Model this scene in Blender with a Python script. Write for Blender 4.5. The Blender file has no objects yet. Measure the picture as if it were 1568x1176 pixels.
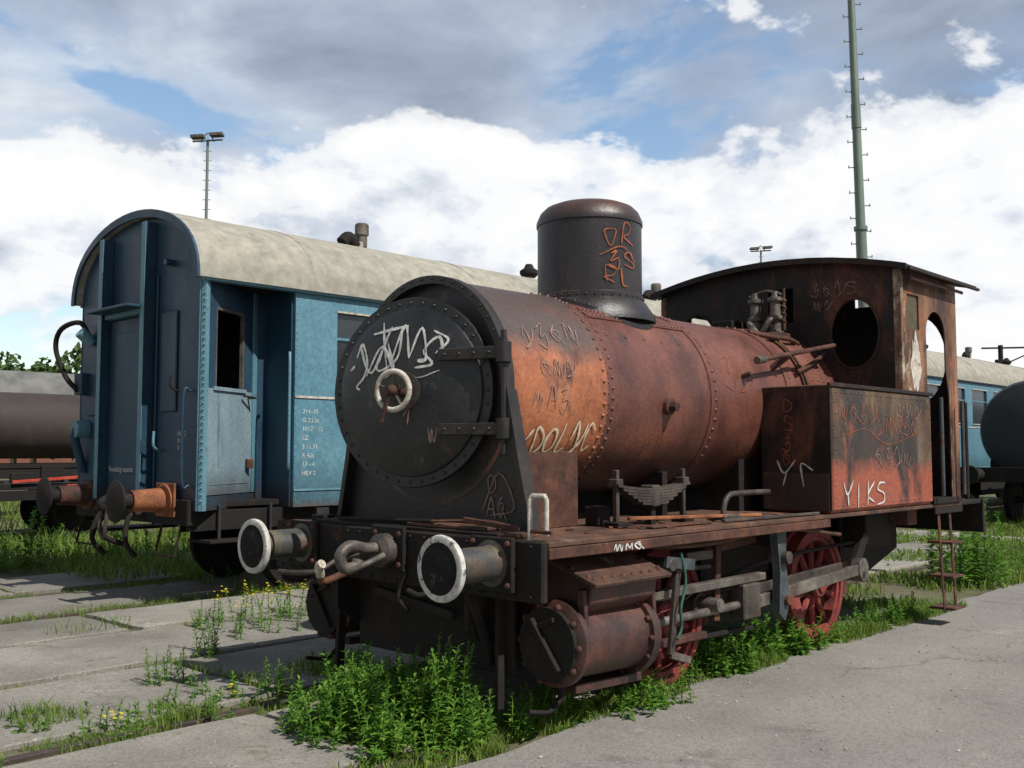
import bpy, bmesh, math, random
from mathutils import Vector, Matrix, noise
random.seed(7)
D=bpy.data; SC=bpy.context.scene; COL=SC.collection
A=(.6922,.7217); R=(.7217,-.6922); C0=(-1.015,5.745)
ANG=math.atan2(A[1],A[0]); EYE=1.55
def W(s,t,h=0.0): return Vector((C0[0]+s*A[0]+t*R[0], C0[1]+s*A[1]+t*R[1], h))
cur=[None,0,0]
def frame(name,s0,t0):
    e=D.objects.new(name,None); COL.objects.link(e); e.empty_display_size=.3
    e.location=W(s0,t0,0); e.rotation_euler=(0,0,ANG); cur[0]=e; cur[1]=s0; cur[2]=t0; return e
def L(s,t,h): return Vector((s-cur[1],-(t-cur[2]),h))
def Lp(p): return L(*p)
# ---------------------------------------------------------------- materials
def nd(nt,t,**k):
    n=nt.nodes.new(t)
    for a,b in k.items(): setattr(n,a,b)
    return n
def ramp(nt,fac,stops,interp='LINEAR'):
    r=nd(nt,'ShaderNodeValToRGB'); cr=r.color_ramp; cr.interpolation=interp
    while len(cr.elements)<len(stops): cr.elements.new(.5)
    for e,(p,c) in zip(cr.elements,stops):
        e.position=p
        if not isinstance(c,(tuple,list)): c=(c,c,c)
        e.color=(c[0],c[1],c[2],1)
    nt.links.new(fac,r.inputs[0]); return r.outputs[0]
def mixc(nt,f,a,b,mode='MIX'):
    m=nd(nt,'ShaderNodeMix',data_type='RGBA',blend_type=mode)
    if hasattr(f,'name'): nt.links.new(f,m.inputs[0])
    else: m.inputs[0].default_value=f
    for i,x in ((6,a),(7,b)):
        if isinstance(x,(tuple,list)): m.inputs[i].default_value=(x[0],x[1],x[2],1)
        else: nt.links.new(x,m.inputs[i])
    return m.outputs[2]
def nz(nt,vec,scale,detail=6,rough=.6,dist=0.):
    n=nd(nt,'ShaderNodeTexNoise'); n.inputs['Scale'].default_value=scale
    n.inputs['Detail'].default_value=detail; n.inputs['Roughness'].default_value=rough
    n.inputs['Distortion'].default_value=dist
    nt.links.new(vec,n.inputs['Vector']); return n.outputs[0]
def mapg(nt,vec,sc,loc=(0,0,0)):
    m=nd(nt,'ShaderNodeMapping'); m.inputs['Scale'].default_value=sc; m.inputs['Location'].default_value=loc
    nt.links.new(vec,m.inputs['Vector']); return m.outputs[0]
def math_(nt,op,a,b=0.,clamp=False):
    m=nd(nt,'ShaderNodeMath',operation=op,use_clamp=clamp)
    for i,x in enumerate((a,b)):
        if hasattr(x,'name'): nt.links.new(x,m.inputs[i])
        else: m.inputs[i].default_value=x
    return m.outputs[0]
def mrange(nt,x,a,b,c,d,smooth=True):
    m=nd(nt,'ShaderNodeMapRange'); nt.links.new(x,m.inputs[0])
    for i,q in enumerate((a,b,c,d)): m.inputs[i+1].default_value=q
    if smooth: m.interpolation_type='SMOOTHSTEP'
    return m.outputs[0]
def M(name,stops,scale=3,rough=.8,metal=0.,streak=1.,over=(),bump=.3,bscale=45,spec=.3,zg=None,island=0,coord='Object',rvar=.25):
    m=D.materials.new(name); m.use_nodes=True; nt=m.node_tree; nt.nodes.clear()
    out=nd(nt,'ShaderNodeOutputMaterial'); b=nd(nt,'ShaderNodeBsdfPrincipled'); nt.links.new(b.outputs[0],out.inputs[0])
    tc=nd(nt,'ShaderNodeTexCoord').outputs[coord]
    v=mapg(nt,tc,(1,1,streak))
    n1=nz(nt,v,scale,8,.62,.2)
    c=ramp(nt,n1,stops)
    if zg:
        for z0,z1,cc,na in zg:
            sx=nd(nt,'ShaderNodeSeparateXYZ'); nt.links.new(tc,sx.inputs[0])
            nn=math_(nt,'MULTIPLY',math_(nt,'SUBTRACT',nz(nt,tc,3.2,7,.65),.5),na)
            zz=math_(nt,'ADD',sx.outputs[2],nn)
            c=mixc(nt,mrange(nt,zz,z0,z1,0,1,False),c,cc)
    for i,(cc,sc_,thr,soft,zs) in enumerate(over):
        vv=mapg(nt,tc,(1,1,zs),(3.1*i+1.7,5.3*i,2.2*i))
        mk_=ramp(nt,nz(nt,vv,sc_,9,.68,.3),[(thr,0.),(min(1,thr+soft),1.)])
        c=mixc(nt,mk_,c,cc)
    fine=nz(nt,tc,bscale,5,.7)
    c=mixc(nt,1.,c,ramp(nt,fine,[(.3,.68),(.7,1.22)]),'MULTIPLY')
    if island:
        g=nd(nt,'ShaderNodeNewGeometry'); c=mixc(nt,1.,c,ramp(nt,g.outputs['Random Per Island'],[(0,1-island),(1,1+island)]),'MULTIPLY')
    nt.links.new(c,b.inputs['Base Color'])
    nt.links.new(mrange(nt,n1,.3,.7,max(.05,rough-rvar*.5),min(1,rough+rvar*.5),False),b.inputs['Roughness'])
    b.inputs['Metallic'].default_value=metal; b.inputs['Specular IOR Level'].default_value=spec
    bp=nd(nt,'ShaderNodeBump'); bp.inputs['Strength'].default_value=bump; bp.inputs['Distance'].default_value=.01
    hh=math_(nt,'ADD',fine,math_(nt,'MULTIPLY',n1,1.5)); nt.links.new(hh,bp.inputs['Height']); nt.links.new(bp.outputs[0],b.inputs['Normal'])
    return m
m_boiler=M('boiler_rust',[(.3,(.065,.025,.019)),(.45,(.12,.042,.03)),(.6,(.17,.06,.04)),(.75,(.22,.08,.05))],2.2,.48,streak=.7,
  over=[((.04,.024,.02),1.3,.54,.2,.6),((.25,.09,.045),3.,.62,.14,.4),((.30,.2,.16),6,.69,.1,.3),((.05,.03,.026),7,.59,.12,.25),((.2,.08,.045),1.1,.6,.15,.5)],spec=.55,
  zg=[(1.66,1.30,(.022,.014,.012),.4)])  # boiler underside darkened, its shade painted into the colour
m_smoke=M('smokebox_rust',[(.3,(.18,.055,.03)),(.5,(.36,.12,.05)),(.7,(.44,.175,.08))],2.5,.50,streak=.6,
  over=[((.08,.03,.025),4,.56,.12,.5),((.5,.36,.25),9,.68,.08,.4),((.12,.045,.03),1.6,.57,.12,.6)],zg=[(2.10,2.24,(.075,.052,.046),.3),(1.62,1.38,(.04,.024,.018),.3)],spec=.55)  # dark brown top; lower gradient paints shade under the smokebox
m_black=M('sooty_black',[(.3,(.010,.009,.009)),(.5,(.02,.017,.016)),(.7,(.045,.032,.025))],4,.5,over=[((.10,.05,.03),5,.60,.1,1),((.045,.045,.05),2.3,.6,.2,.7)],spec=.45)
m_door=M('door_black',[(.3,(.009,.010,.011)),(.55,(.02,.021,.023)),(.75,(.05,.045,.04))],3.5,.42,over=[((.09,.04,.028),4,.62,.09,.7),((.17,.17,.16),9,.68,.06,1),((.045,.05,.035),1.6,.55,.2,1),((.08,.08,.08),14,.60,.08,.3),((.10,.095,.08),2.2,.64,.06,.4)],spec=.5)
m_dome=M('dome_paint',[(.3,(.012,.010,.011)),(.6,(.028,.024,.026)),(.8,(.05,.034,.03))],3,.42,streak=.3,over=[((.10,.042,.028),3.5,.59,.12,.3),((.08,.07,.075),9,.66,.08,.3)],zg=[(3.2,3.38,(.10,.055,.046),.1)],spec=.5)
m_dark=M('dark_frame',[(.3,(.008,.007,.007)),(.55,(.018,.014,.012)),(.8,(.05,.028,.02))],4,.8,over=[((.09,.04,.025),3,.61,.15,1)])
m_rust=M('rust_brown',[(.3,(.035,.018,.015)),(.5,(.085,.038,.027)),(.75,(.19,.08,.042))],5,.8,over=[((.025,.018,.016),3,.54,.15,1)])
m_rusto=M('rust_orange',[(.3,(.12,.045,.028)),(.5,(.27,.10,.045)),(.75,(.40,.17,.085))],6,.85,over=[((.08,.04,.03),4,.56,.15,1)])
m_cyl=M('cylinder_rust_shaded',[(.3,(.022,.013,.012)),(.5,(.06,.026,.02)),(.75,(.13,.05,.034))],4,.50,over=[((.014,.011,.011),3,.53,.12,1),((.17,.085,.055),8,.65,.1,1)],spec=.5)  # dark rust, with the running board's shadow mixed into the colour
m_board=M('running_board',[(.3,(.045,.026,.02)),(.5,(.10,.053,.038)),(.75,(.19,.09,.055))],4,.8,over=[((.24,.20,.17),4,.61,.12,1),((.025,.018,.016),2,.55,.1,1)])
m_steel=M('weathered_steel',[(.3,(.06,.055,.05)),(.5,(.13,.115,.10)),(.75,(.25,.22,.18))],6,.55,metal=.3,over=[((.10,.05,.032),5,.54,.15,1)])
m_sprg=M('spring_steel',[(.3,(.036,.033,.03)),(.5,(.075,.065,.057)),(.75,(.14,.12,.10))],6,.55,metal=.3,over=[((.08,.04,.027),5,.55,.15,1)])
m_bluegrey=M('bluegrey_steel',[(.3,(.03,.038,.044)),(.6,(.07,.085,.092)),(.8,(.13,.145,.15))],6,.6,over=[((.09,.045,.03),5,.56,.12,1)])
m_olive=M('buffer_shank',[(.3,(.03,.03,.03)),(.5,(.055,.057,.055)),(.7,(.12,.10,.055))],5,.5,over=[((.12,.06,.04),6,.55,.1,1)],spec=.5)
m_rimw=M('white_rim',[(.3,(.34,.33,.29)),(.6,(.62,.60,.56))],9,.7,over=[((.05,.045,.04),12,.57,.06,1),((.25,.2,.16),6,.6,.1,1)])
m_bufface=M('buffer_face',[(.3,(.008,.008,.008)),(.6,(.022,.021,.02)),(.8,(.13,.12,.11))],16,.8,spec=.1,over=[((.16,.15,.14),22,.66,.05,1)])
m_red=M('wheel_red',[(.3,(.12,.025,.022)),(.55,(.26,.05,.045)),(.75,(.34,.11,.09))],5,.75,over=[((.05,.03,.026),4,.54,.14,1)])
m_tank=M('side_tank_paint',[(.3,(.014,.012,.011)),(.44,(.042,.025,.018)),(.56,(.11,.06,.03)),(.68,(.14,.12,.095)),(.8,(.28,.10,.045))],2.6,.5,streak=.45,
  over=[((.24,.17,.07),5,.61,.10,.35),((.34,.085,.038),2.2,.58,.1,.6),((.018,.015,.014),1.4,.54,.1,.5),((.24,.22,.2),9,.65,.07,.3)],zg=[(1.50,1.36,(.30,.075,.038),.28)],spec=.5)
m_cab=M('cab_sooty_paint',[(.3,(.009,.007,.007)),(.5,(.022,.015,.013)),(.66,(.06,.028,.02)),(.8,(.18,.07,.034))],3,.65,over=[((.18,.12,.085),5,.65,.08,.7),((.14,.05,.028),1.6,.57,.12,.4),((.16,.15,.14),11,.69,.06,.5)])
m_cabside=M('cab_side_paint',[(.3,(.028,.018,.015)),(.45,(.085,.042,.028)),(.6,(.24,.13,.08)),(.75,(.4,.16,.08))],3.,.7,streak=.3,over=[((.50,.42,.30),2.6,.55,.08,.4),((.03,.02,.018),3,.53,.12,.4),((.3,.09,.04),4,.58,.1,.4)])
m_white=M('white_graffiti',[(.3,(.38,.38,.36)),(.6,(.66,.66,.63))],20,.6,bump=.05,over=[((.12,.10,.09),30,.64,.05,1)])
m_cream=M('cream_graffiti',[(.3,(.45,.36,.24)),(.6,(.66,.57,.42))],20,.6,bump=.05,over=[((.3,.11,.05),26,.62,.05,1)])
m_orange=M('orange_graffiti',[(.3,(.18,.05,.02)),(.6,(.38,.11,.05))],20,.6,bump=.05)
m_pink=M('faded_graffiti',[(.3,(.17,.10,.085)),(.6,(.30,.19,.155))],20,.6,bump=.05)
m_offw=M('offwhite_paint',[(.3,(.36,.32,.26)),(.6,(.58,.54,.47))],12,.6,over=[((.2,.08,.04),8,.56,.1,1)])
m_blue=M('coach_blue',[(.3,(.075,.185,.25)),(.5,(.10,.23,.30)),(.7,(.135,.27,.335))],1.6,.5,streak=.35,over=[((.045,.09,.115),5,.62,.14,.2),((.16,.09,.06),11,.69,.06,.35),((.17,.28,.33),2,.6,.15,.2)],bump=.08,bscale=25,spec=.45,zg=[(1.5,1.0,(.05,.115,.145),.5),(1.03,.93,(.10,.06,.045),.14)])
m_blued=M('coach_blue_shaded',[(.3,(.012,.036,.068)),(.5,(.019,.053,.092)),(.7,(.03,.075,.12))],1.8,.5,streak=.35,over=[((.01,.02,.03),3,.6,.2,.25),((.08,.045,.035),9,.70,.05,.4)],bump=.08,bscale=25,spec=.4,zg=[(1.25,.98,(.03,.03,.035),.5)])  # same blue as the sides, darkened to carry the end's shade
m_bluel=M('coach_trim_blue',[(.3,(.09,.20,.255)),(.6,(.14,.285,.35))],4,.5,streak=.3,over=[((.14,.075,.05),9,.62,.08,.3)])
m_blueg=M('coach_door_blue',[(.3,(.16,.23,.28)),(.6,(.215,.305,.35))],3,.6,streak=.3,over=[((.22,.12,.08),7,.64,.08,.3),((.09,.13,.16),4,.58,.12,.2)],zg=[(1.4,1.12,(.09,.11,.12),.5)])
m_roof=M('coach_roof_paint',[(.3,(.285,.27,.23)),(.5,(.325,.307,.26)),(.7,(.36,.34,.285))],.6,.85,over=[((.25,.215,.17),1.5,.62,.22,1),((.36,.32,.23),.8,.6,.2,1)],bump=.02,bscale=6)
m_under=M('underframe_dark',[(.3,(.008,.008,.008)),(.6,(.018,.015,.014)),(.8,(.045,.03,.024))],4,.85)
m_dim=M('coach_interior',[(.3,(.02,.022,.024)),(.6,(.04,.04,.04))],3,.9)
m_tk1=M('tank_grey_brown',[(.3,(.035,.027,.026)),(.6,(.055,.044,.04)),(.8,(.09,.065,.055))],1.,.7,over=[((.05,.02,.015),2,.6,.1,.4)])
m_tk2=M('tank_black',[(.3,(.016,.018,.02)),(.6,(.03,.032,.035)),(.8,(.055,.055,.055))],1.5,.5,spec=.4)
m_tk3=M('tank_light_grey',[(.3,(.1,.1,.095)),(.6,(.18,.18,.17))],1.5,.6)
m_signalred=M('red_paint',[(.3,(.35,.035,.02)),(.6,(.5,.07,.035))],5,.6)
m_pole=M('pole_galvanised',[(.3,(.14,.18,.15)),(.6,(.20,.25,.21)),(.8,(.32,.35,.31))],1.5,.5,metal=.3,streak=.2)
m_brick=M('brick',[(.3,(.2,.08,.06)),(.6,(.3,.13,.09))],2,.9)
m_tile=M('roof_tile',[(.3,(.16,.05,.04)),(.6,(.25,.09,.06))],2,.9)
m_glass=D.materials.new('dusty_glass'); m_glass.use_nodes=True
b=m_glass.node_tree.nodes['Principled BSDF']; b.inputs['Base Color'].default_value=(.03,.035,.04,1); b.inputs['Roughness'].default_value=.15; b.inputs['Specular IOR Level'].default_value=.7
def leafmat(name,stops,tr=.35):
    m=D.materials.new(name); m.use_nodes=True; nt=m.node_tree; nt.nodes.clear()
    out=nd(nt,'ShaderNodeOutputMaterial'); d=nd(nt,'ShaderNodeBsdfPrincipled'); d.inputs['Roughness'].default_value=.55; d.inputs['Specular IOR Level'].default_value=.25
    t=nd(nt,'ShaderNodeBsdfTranslucent'); mx=nd(nt,'ShaderNodeMixShader'); mx.inputs[0].default_value=tr
    g=nd(nt,'ShaderNodeNewGeometry'); tc=nd(nt,'ShaderNodeTexCoord').outputs['Object']
    f=math_(nt,'ADD',math_(nt,'MULTIPLY',g.outputs['Random Per Island'],.6),math_(nt,'MULTIPLY',nz(nt,tc,1.3,3,.5),.4))
    c=ramp(nt,f,stops); nt.links.new(c,d.inputs['Base Color']); nt.links.new(c,t.inputs[0])
    nt.links.new(d.outputs[0],mx.inputs[1]); nt.links.new(t.outputs[0],mx.inputs[2]); nt.links.new(mx.outputs[0],out.inputs[0]); return m
m_grass=leafmat('grass_blades',[(.15,(.07,.12,.02)),(.5,(.14,.23,.035)),(.8,(.22,.30,.06)),(.98,(.36,.32,.14))])
m_weed=leafmat('weed_leaves',[(.15,(.05,.14,.02)),(.5,(.12,.26,.035)),(.9,(.21,.36,.05))],.4)
m_tree=leafmat('tree_leaves',[(.15,(.02,.045,.012)),(.5,(.045,.085,.02)),(.9,(.08,.13,.035))],.2)
m_yellow=leafmat('flower_petals',[(.1,(.6,.45,.02)),(.9,(.75,.6,.03))],.2)
m_bark=M('bark',[(.3,(.05,.035,.025)),(.7,(.1,.08,.06))],6,.9)
# ---------------------------------------------------------------- mesh helpers
def mk(name,verts,faces,mat,smooth=True,par='cur',bevel=0,recalc=True,ang=35):
    me=D.meshes.new(name); me.from_pydata([tuple(v) for v in verts],[],faces)
    if recalc:
        bm=bmesh.new(); bm.from_mesh(me); bmesh.ops.recalc_face_normals(bm,faces=bm.faces)
        if bevel>0:
            try: bmesh.ops.bevel(bm,geom=[e for e in bm.edges if e.calc_face_angle(0)>.5],offset=bevel,segments=1,affect='EDGES',clamp_overlap=True)
            except Exception: pass
        bm.to_mesh(me); bm.free()
    me.materials.append(mat)
    if smooth:
        me.polygons.foreach_set('use_smooth',[True]*len(me.polygons)); me.set_sharp_from_angle(angle=math.radians(ang))
    o=D.objects.new(name,me); COL.objects.link(o)
    if par=='cur': par=cur[0]
    if par is not None: o.parent=par
    return o
BF=[(0,1,2,3),(4,5,6,7),(0,1,5,4),(1,2,6,5),(2,3,7,6),(3,0,4,7)]
def box(name,s0,s1,t0,t1,h0,h1,mat,bevel=.005):
    v=[L(s,t,h) for h in (h0,h1) for s,t in ((s0,t0),(s1,t0),(s1,t1),(s0,t1))]
    return mk(name,v,BF,mat,False,bevel=bevel)
def wseg(name,p0,p1,h0,h1,th,mat,bevel=.003):
    d=Vector((p1[0]-p0[0],p1[1]-p0[1])); n=Vector((-d.y,d.x)).normalized()*th/2
    q=[(p0[0]+n.x,p0[1]+n.y),(p1[0]+n.x,p1[1]+n.y),(p1[0]-n.x,p1[1]-n.y),(p0[0]-n.x,p0[1]-n.y)]
    return mk(name,[L(a,b_,h) for h in (h0,h1) for a,b_ in q],BF,mat,False,bevel=bevel)
def bar(name,p0,p1,w,hh,mat,bevel=.004):
    a=Lp(p0); b_=Lp(p1); d=(b_-a).normalized(); y=Vector((0,1,0))
    if abs(d.y)>.9: y=Vector((1,0,0))
    z=d.cross(y).normalized(); y=z.cross(d).normalized()
    v=[]
    for c in (a,b_):
        for i,j in ((-1,-1),(1,-1),(1,1),(-1,1)): v.append(c+y*w/2*i+z*hh/2*j)
    return mk(name,v,BF,mat,False,bevel=bevel)
def basis(d):
    d=d.normalized(); u=Vector((0,0,1)) if abs(d.z)<.9 else Vector((1,0,0))
    x=d.cross(u).normalized(); return x,d.cross(x).normalized()
def lathe(name,p0,p1,prof,mat,n=32,ang=35):
    a=Lp(p0); d=(Lp(p1)-a).normalized(); x,y=basis(d); v=[];f=[]
    for dist,r in prof:
        for i in range(n):
            q=2*math.pi*i/n; v.append(a+d*dist+(x*math.cos(q)+y*math.sin(q))*max(r,.0005))
    for k in range(len(prof)-1):
        for i in range(n): j=(i+1)%n; f.append((k*n+i,k*n+j,(k+1)*n+j,(k+1)*n+i))
    f.append(tuple(range(n))); f.append(tuple(range((len(prof)-1)*n,len(prof)*n)))
    return mk(name,v,f,mat,True,ang=ang)
def cyl(name,p0,p1,r,mat,n=20,bev=.004,r2=None):
    l=(Lp(p1)-Lp(p0)).length; r2=r if r2 is None else r2
    b_=min(bev,r*.3,l*.3)
    return lathe(name,p0,p1,[(0,r-b_),(b_,r),(l-b_,r2),(l,r2-b_)],mat,n)
def smoothpts(pts,k=5):
    if len(pts)<3: 
        a,b_=Vector(pts[0]),Vector(pts[-1]); return [a.lerp(b_,i/3) for i in range(4)]
    P=[Vector(p) for p in pts]; P=[P[0]*2-P[1]]+P+[P[-1]*2-P[-2]]; out=[]
    for i in range(1,len(P)-2):
        for j in range(k):
            u=j/k; a,b_,c,d=P[i-1],P[i],P[i+1],P[i+2]
            out.append(.5*((2*b_)+(c-a)*u+(2*a-5*b_+4*c-d)*u*u+(3*b_-a-3*c+d)*u**3))
    out.append(P[-2]); return out
def tube(name,pts,r,mat,n=8,sm=True,k=5):
    P=smoothpts(pts,k) if sm else [Vector(p) for p in pts]
    P=[Lp(p) for p in P]; v=[];f=[]; x=None
    for i,p in enumerate(P):
        d=(P[min(i+1,len(P)-1)]-P[max(i-1,0)]).normalized()
        if x is None: x,y=basis(d)
        x=(x-d*x.dot(d)).normalized(); y=d.cross(x)
        for j in range(n): q=2*math.pi*j/n; v.append(p+(x*math.cos(q)+y*math.sin(q))*r)
    for i in range(len(P)-1):
        for j in range(n): k2=(j+1)%n; f.append((i*n+j,i*n+k2,(i+1)*n+k2,(i+1)*n+j))
    f.append(tuple(range(n))); f.append(tuple(range((len(P)-1)*n,len(P)*n)))
    return mk(name,v,f,mat,True,ang=50)
def plate(name,outer,holes,th,mapf,mat,smooth=False):
    cu=D.curves.new(name,'CURVE'); cu.dimensions='2D'; cu.fill_mode='BOTH'; cu.extrude=th/2
    for pl in [outer]+list(holes):
        sp=cu.splines.new('POLY'); sp.points.add(len(pl)-1)
        for p,(u,v) in zip(sp.points,pl): p.co=(u,v,0,1)
        sp.use_cyclic_u=True
    o=D.objects.new(name,cu); COL.objects.link(o); me=D.meshes.new_from_object(o.evaluated_get(bpy.context.evaluated_depsgraph_get()))
    vs=[Lp(mapf(*v.co)) for v in me.vertices]; fs=[tuple(p.vertices) for p in me.polygons]
    D.objects.remove(o); D.curves.remove(cu); D.meshes.remove(me)
    bm_me=mk(name,vs,fs,mat,False,recalc=False)
    bm=bmesh.new(); bm.from_mesh(bm_me.data); bmesh.ops.remove_doubles(bm,verts=bm.verts,dist=1e-5); bmesh.ops.recalc_face_normals(bm,faces=bm.faces); bm.to_mesh(bm_me.data); bm.free()
    return bm_me
def ell(cx,cy,rx,ry,n=32,a0=0,a1=360):
    full=(a1-a0)==360; m_=n if full else n-1
    return [(cx+rx*math.cos(math.radians(a0+(a1-a0)*i/m_)),cy+ry*math.sin(math.radians(a0+(a1-a0)*i/m_))) for i in range(n)]
def rivets(name,pl,r,mat,hgt=.6):
    v=[];f=[]
    for p,nm in pl:
        a=Lp(p); d=Vector((nm[0],-nm[1],nm[2])).normalized(); x,y=basis(d); b0=len(v)
        for k,(rr,hh) in enumerate(((1,-.1),(.75,hgt*.7))):
            for i in range(6): q=math.pi*i/3; v.append(a+(x*math.cos(q)+y*math.sin(q))*r*rr+d*r*hh)
        v.append(a+d*r*hgt)
        for i in range(6):
            j=(i+1)%6; f.append((b0+i,b0+j,b0+6+j,b0+6+i)); f.append((b0+6+i,b0+6+j,b0+12))
    return mk(name,v,f,mat,True,ang=80)
def strokes(name,sts,w,mapf,mat,w0=.003,k=5,taper=True):
    v=[];f=[]
    for si,st in enumerate(sts):
        P=smoothpts([(p[0],p[1],0) for p in st],k); b0=len(v); N=len(P)
        for i,p in enumerate(P):
            d=(P[min(i+1,N-1)]-P[max(i-1,0)]); d=d.normalized() if d.length>0 else Vector((1,0,0))
            n_=Vector((-d.y,d.x,0)); ww=w*(.8+.7*noise.noise(Vector((p.x*14+si,p.y*14,si))))*(.5 if (taper and i in (0,N-1)) else 1)
            for sg in (-1,1):
                q=p+n_*ww/2*sg; v.append(Lp(mapf(q.x,q.y,w0+.0006*(si%8))))
        for i in range(N-1): a=b0+2*i; f.append((a,a+1,a+3,a+2))
    return mk(name,v,f,mat,False,recalc=False)
GL={'Y':[[(0,1),(.4,.5),(.8,1)],[(.4,.5),(.3,0)]],'I':[[(.4,1),(.35,0)]],'K':[[(.1,1),(.1,0)],[(.8,1),(.15,.5),(.8,0)]],
'S':[[(.8,.9),(.3,1),(.1,.7),(.7,.4),(.6,.05),(0,.1)]],'R':[[(.1,0),(.15,1),(.7,.9),(.6,.55),(.15,.5),(.8,0)]],
'D':[[(.1,0),(.1,1),(.8,.7),(.7,.2),(.1,0)]],'O':[[(.4,1),(.05,.6),(.3,0),(.8,.3),(.75,.8),(.4,1)]],'A':[[(0,0),(.4,1),(.8,0)],[(.15,.4),(.7,.4)]],
'E':[[(.8,1),(.1,.95),(.1,.05),(.8,0)],[(.1,.5),(.6,.5)]],'G':[[(.8,.85),(.3,1),(.05,.5),(.3,0),(.8,.2),(.75,.5),(.45,.45)]],'F':[[(.8,1),(.1,.95),(.1,0)],[(.1,.5),(.6,.5)]],
'L':[[(.2,1),(.1,0),(.7,.05)]],'V':[[(0,1),(.4,0),(.9,1.1)]],'W':[[(0,1),(.2,0),(.45,.8),(.65,0),(.95,1)]],'M':[[(0,0),(.15,1),(.45,.3),(.75,1),(.85,0)]],'N':[[(.05,0),(.1,1),(.7,0),(.8,1)]],'C':[[(.8,.85),(.3,1),(.05,.5),(.3,0),(.8,.15)]],'T':[[(0,1),(.9,.95)],[(.45,1),(.4,0)]],
'1':[[(.0,.5),(.3,1.1),(.5,.2),(.1,-.1),(.7,.3),(.9,1)]],'2':[[(.1,.9),(.6,1.1),(.2,.4),(.7,.6),(.5,-.1),(-.1,.1)]],'3':[[(0,.2),(.2,1),(.35,.1),(.5,.9),(.65,0),(.9,.8)]],'4':[[(.5,1.1),(.0,.6),(.4,.0),(.6,.6),(.2,.7),(.9,-.1)]]}
def word(txt,x,y,sz,asp=.75,sl=0.,rise=0.,jit=.08):
    out=[]
    for i,c in enumerate(txt):
        k=random.uniform(.85,1.15); dy=random.uniform(-.08,.08)*sz
        for st in GL.get(c,[]):
            out.append([(x+sz*asp*(i*1.02+px*k+sl*py+random.uniform(-jit,jit)),y+dy+rise*i+sz*k*(py+random.uniform(-jit,jit))) for px,py in st])
    return out
def text(name,s_,size,mapf,mat):
    cu=D.curves.new(name,'FONT'); cu.body=s_; cu.size=size; cu.resolution_u=2
    o=D.objects.new(name,cu); COL.objects.link(o); me=D.meshes.new_from_object(o.evaluated_get(bpy.context.evaluated_depsgraph_get()))
    vs=[Lp(mapf(v.co.x,v.co.y,0)) for v in me.vertices]; fs=[tuple(p.vertices) for p in me.polygons]
    D.objects.remove(o); D.curves.remove(cu); D.meshes.remove(me); return mk(name,vs,fs,mat,False,recalc=False)
def shell(name,out,inn,s0,s1,mat,smooth=True,ang=40):
    n=len(out); v=[]
    for s in (s0,s1):
        for P in (out,inn):
            for t,h in P: v.append(L(s,t,h))
    f=[]
    o0,i0,o1,i1=0,n,2*n,3*n
    for k in range(n-1):
        f+= [(o0+k,o0+k+1,o1+k+1,o1+k),(i0+k,i0+k+1,i1+k+1,i1+k),(o0+k,o0+k+1,i0+k+1,i0+k),(o1+k,o1+k+1,i1+k+1,i1+k)]
    for k in (0,n-1): f.append((o0+k,i0+k,i1+k,o1+k))
    return mk(name,v,f,mat,smooth,ang=ang)
def wheel(pre,s,t,r,side,mat,matt,spokes=10,crank=None,cw=None):
    h=r
    lathe(pre+'_tyre',(s,t-.07*side,h),(s,t+.5*side,h),[(0,r-.06),(0,r+.025),(.025,r+.025),(.035,r),(.13,r-.004),(.135,r-.012),(.135,r-.06),(0,r-.06)],matt,48)
    lathe(pre+'_rim',(s,t-.04*side,h),(s,t+.5*side,h),[(0,r-.09),(0,r-.058),(.09,r-.058),(.09,r-.1),(0,r-.1)],mat,40)
    lathe(pre+'_hub',(s,t-.06*side,h),(s,t+.5*side,h),[(0,.10),(.13,.10),(.15,.085),(.15,.05),(.17,.05)],mat,24)
    for i in range(spokes):
        q=2*math.pi*(i+.5)/spokes; a=(s+.08*math.cos(q),t,h+.08*math.sin(q)); b_=(s+(r-.08)*math.cos(q),t,h+(r-.08)*math.sin(q))
        cyl(pre+'_spoke_%d'%i,a,b_,.032,mat,8,r2=.024)
    if cw is not None:
        pts=ell(s,h,r-.09,r-.09,14,cw-40,cw+40); plate(pre+'_counterweight',pts,[],.05,lambda u,v,w:(u,t+.02*side+w,v),mat)
    if crank: cyl(pre+'_crankpin',(s+crank[0],t,h+crank[1]),(s+crank[0],t+.36*side,h+crank[1]),.045,m_steel,14); 
    if crank: bar(pre+'_crank_boss',(s,t+.05*side,h),(s+crank[0],t+.05*side,h+crank[1]),.07,.17,mat,.02)
# ================================================================ LOCOMOTIVE
frame('steam_locomotive',3,0)
BH=1.92; BR=.68
prof=[(0,BR-.03),(0,BR),(.05,BR),(.055,BR+.012),(.16,BR+.012),(.165,BR),(1.30,BR),(1.305,BR+.012),(1.42,BR+.012),(1.425,BR),(2.45,BR),(2.455,BR+.014),(2.60,BR+.014),(2.605,BR),(3.4,BR),(3.4,BR-.03)]
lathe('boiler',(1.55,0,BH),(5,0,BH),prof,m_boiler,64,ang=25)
rv=[]
def ring(s,r,n,off=0):
    for i in range(n):
        q=2*math.pi*(i+off)/n; rv.append(((s,r*math.cos(q),BH+r*math.sin(q)),(0,math.cos(q),math.sin(q))))
ring(1.635,BR+.012,64); ring(1.69,BR+.012,64,.5); ring(2.91,BR+.012,60); ring(4.07,BR+.014,56)
for i in range(26):
    s=1.78+i*.042
    for q in (57,52): rv.append(((s,BR*math.cos(math.radians(q))*1.015,BH+BR*1.015*math.sin(math.radians(q))),(0,math.cos(math.radians(q)),math.sin(math.radians(q)))))
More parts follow.
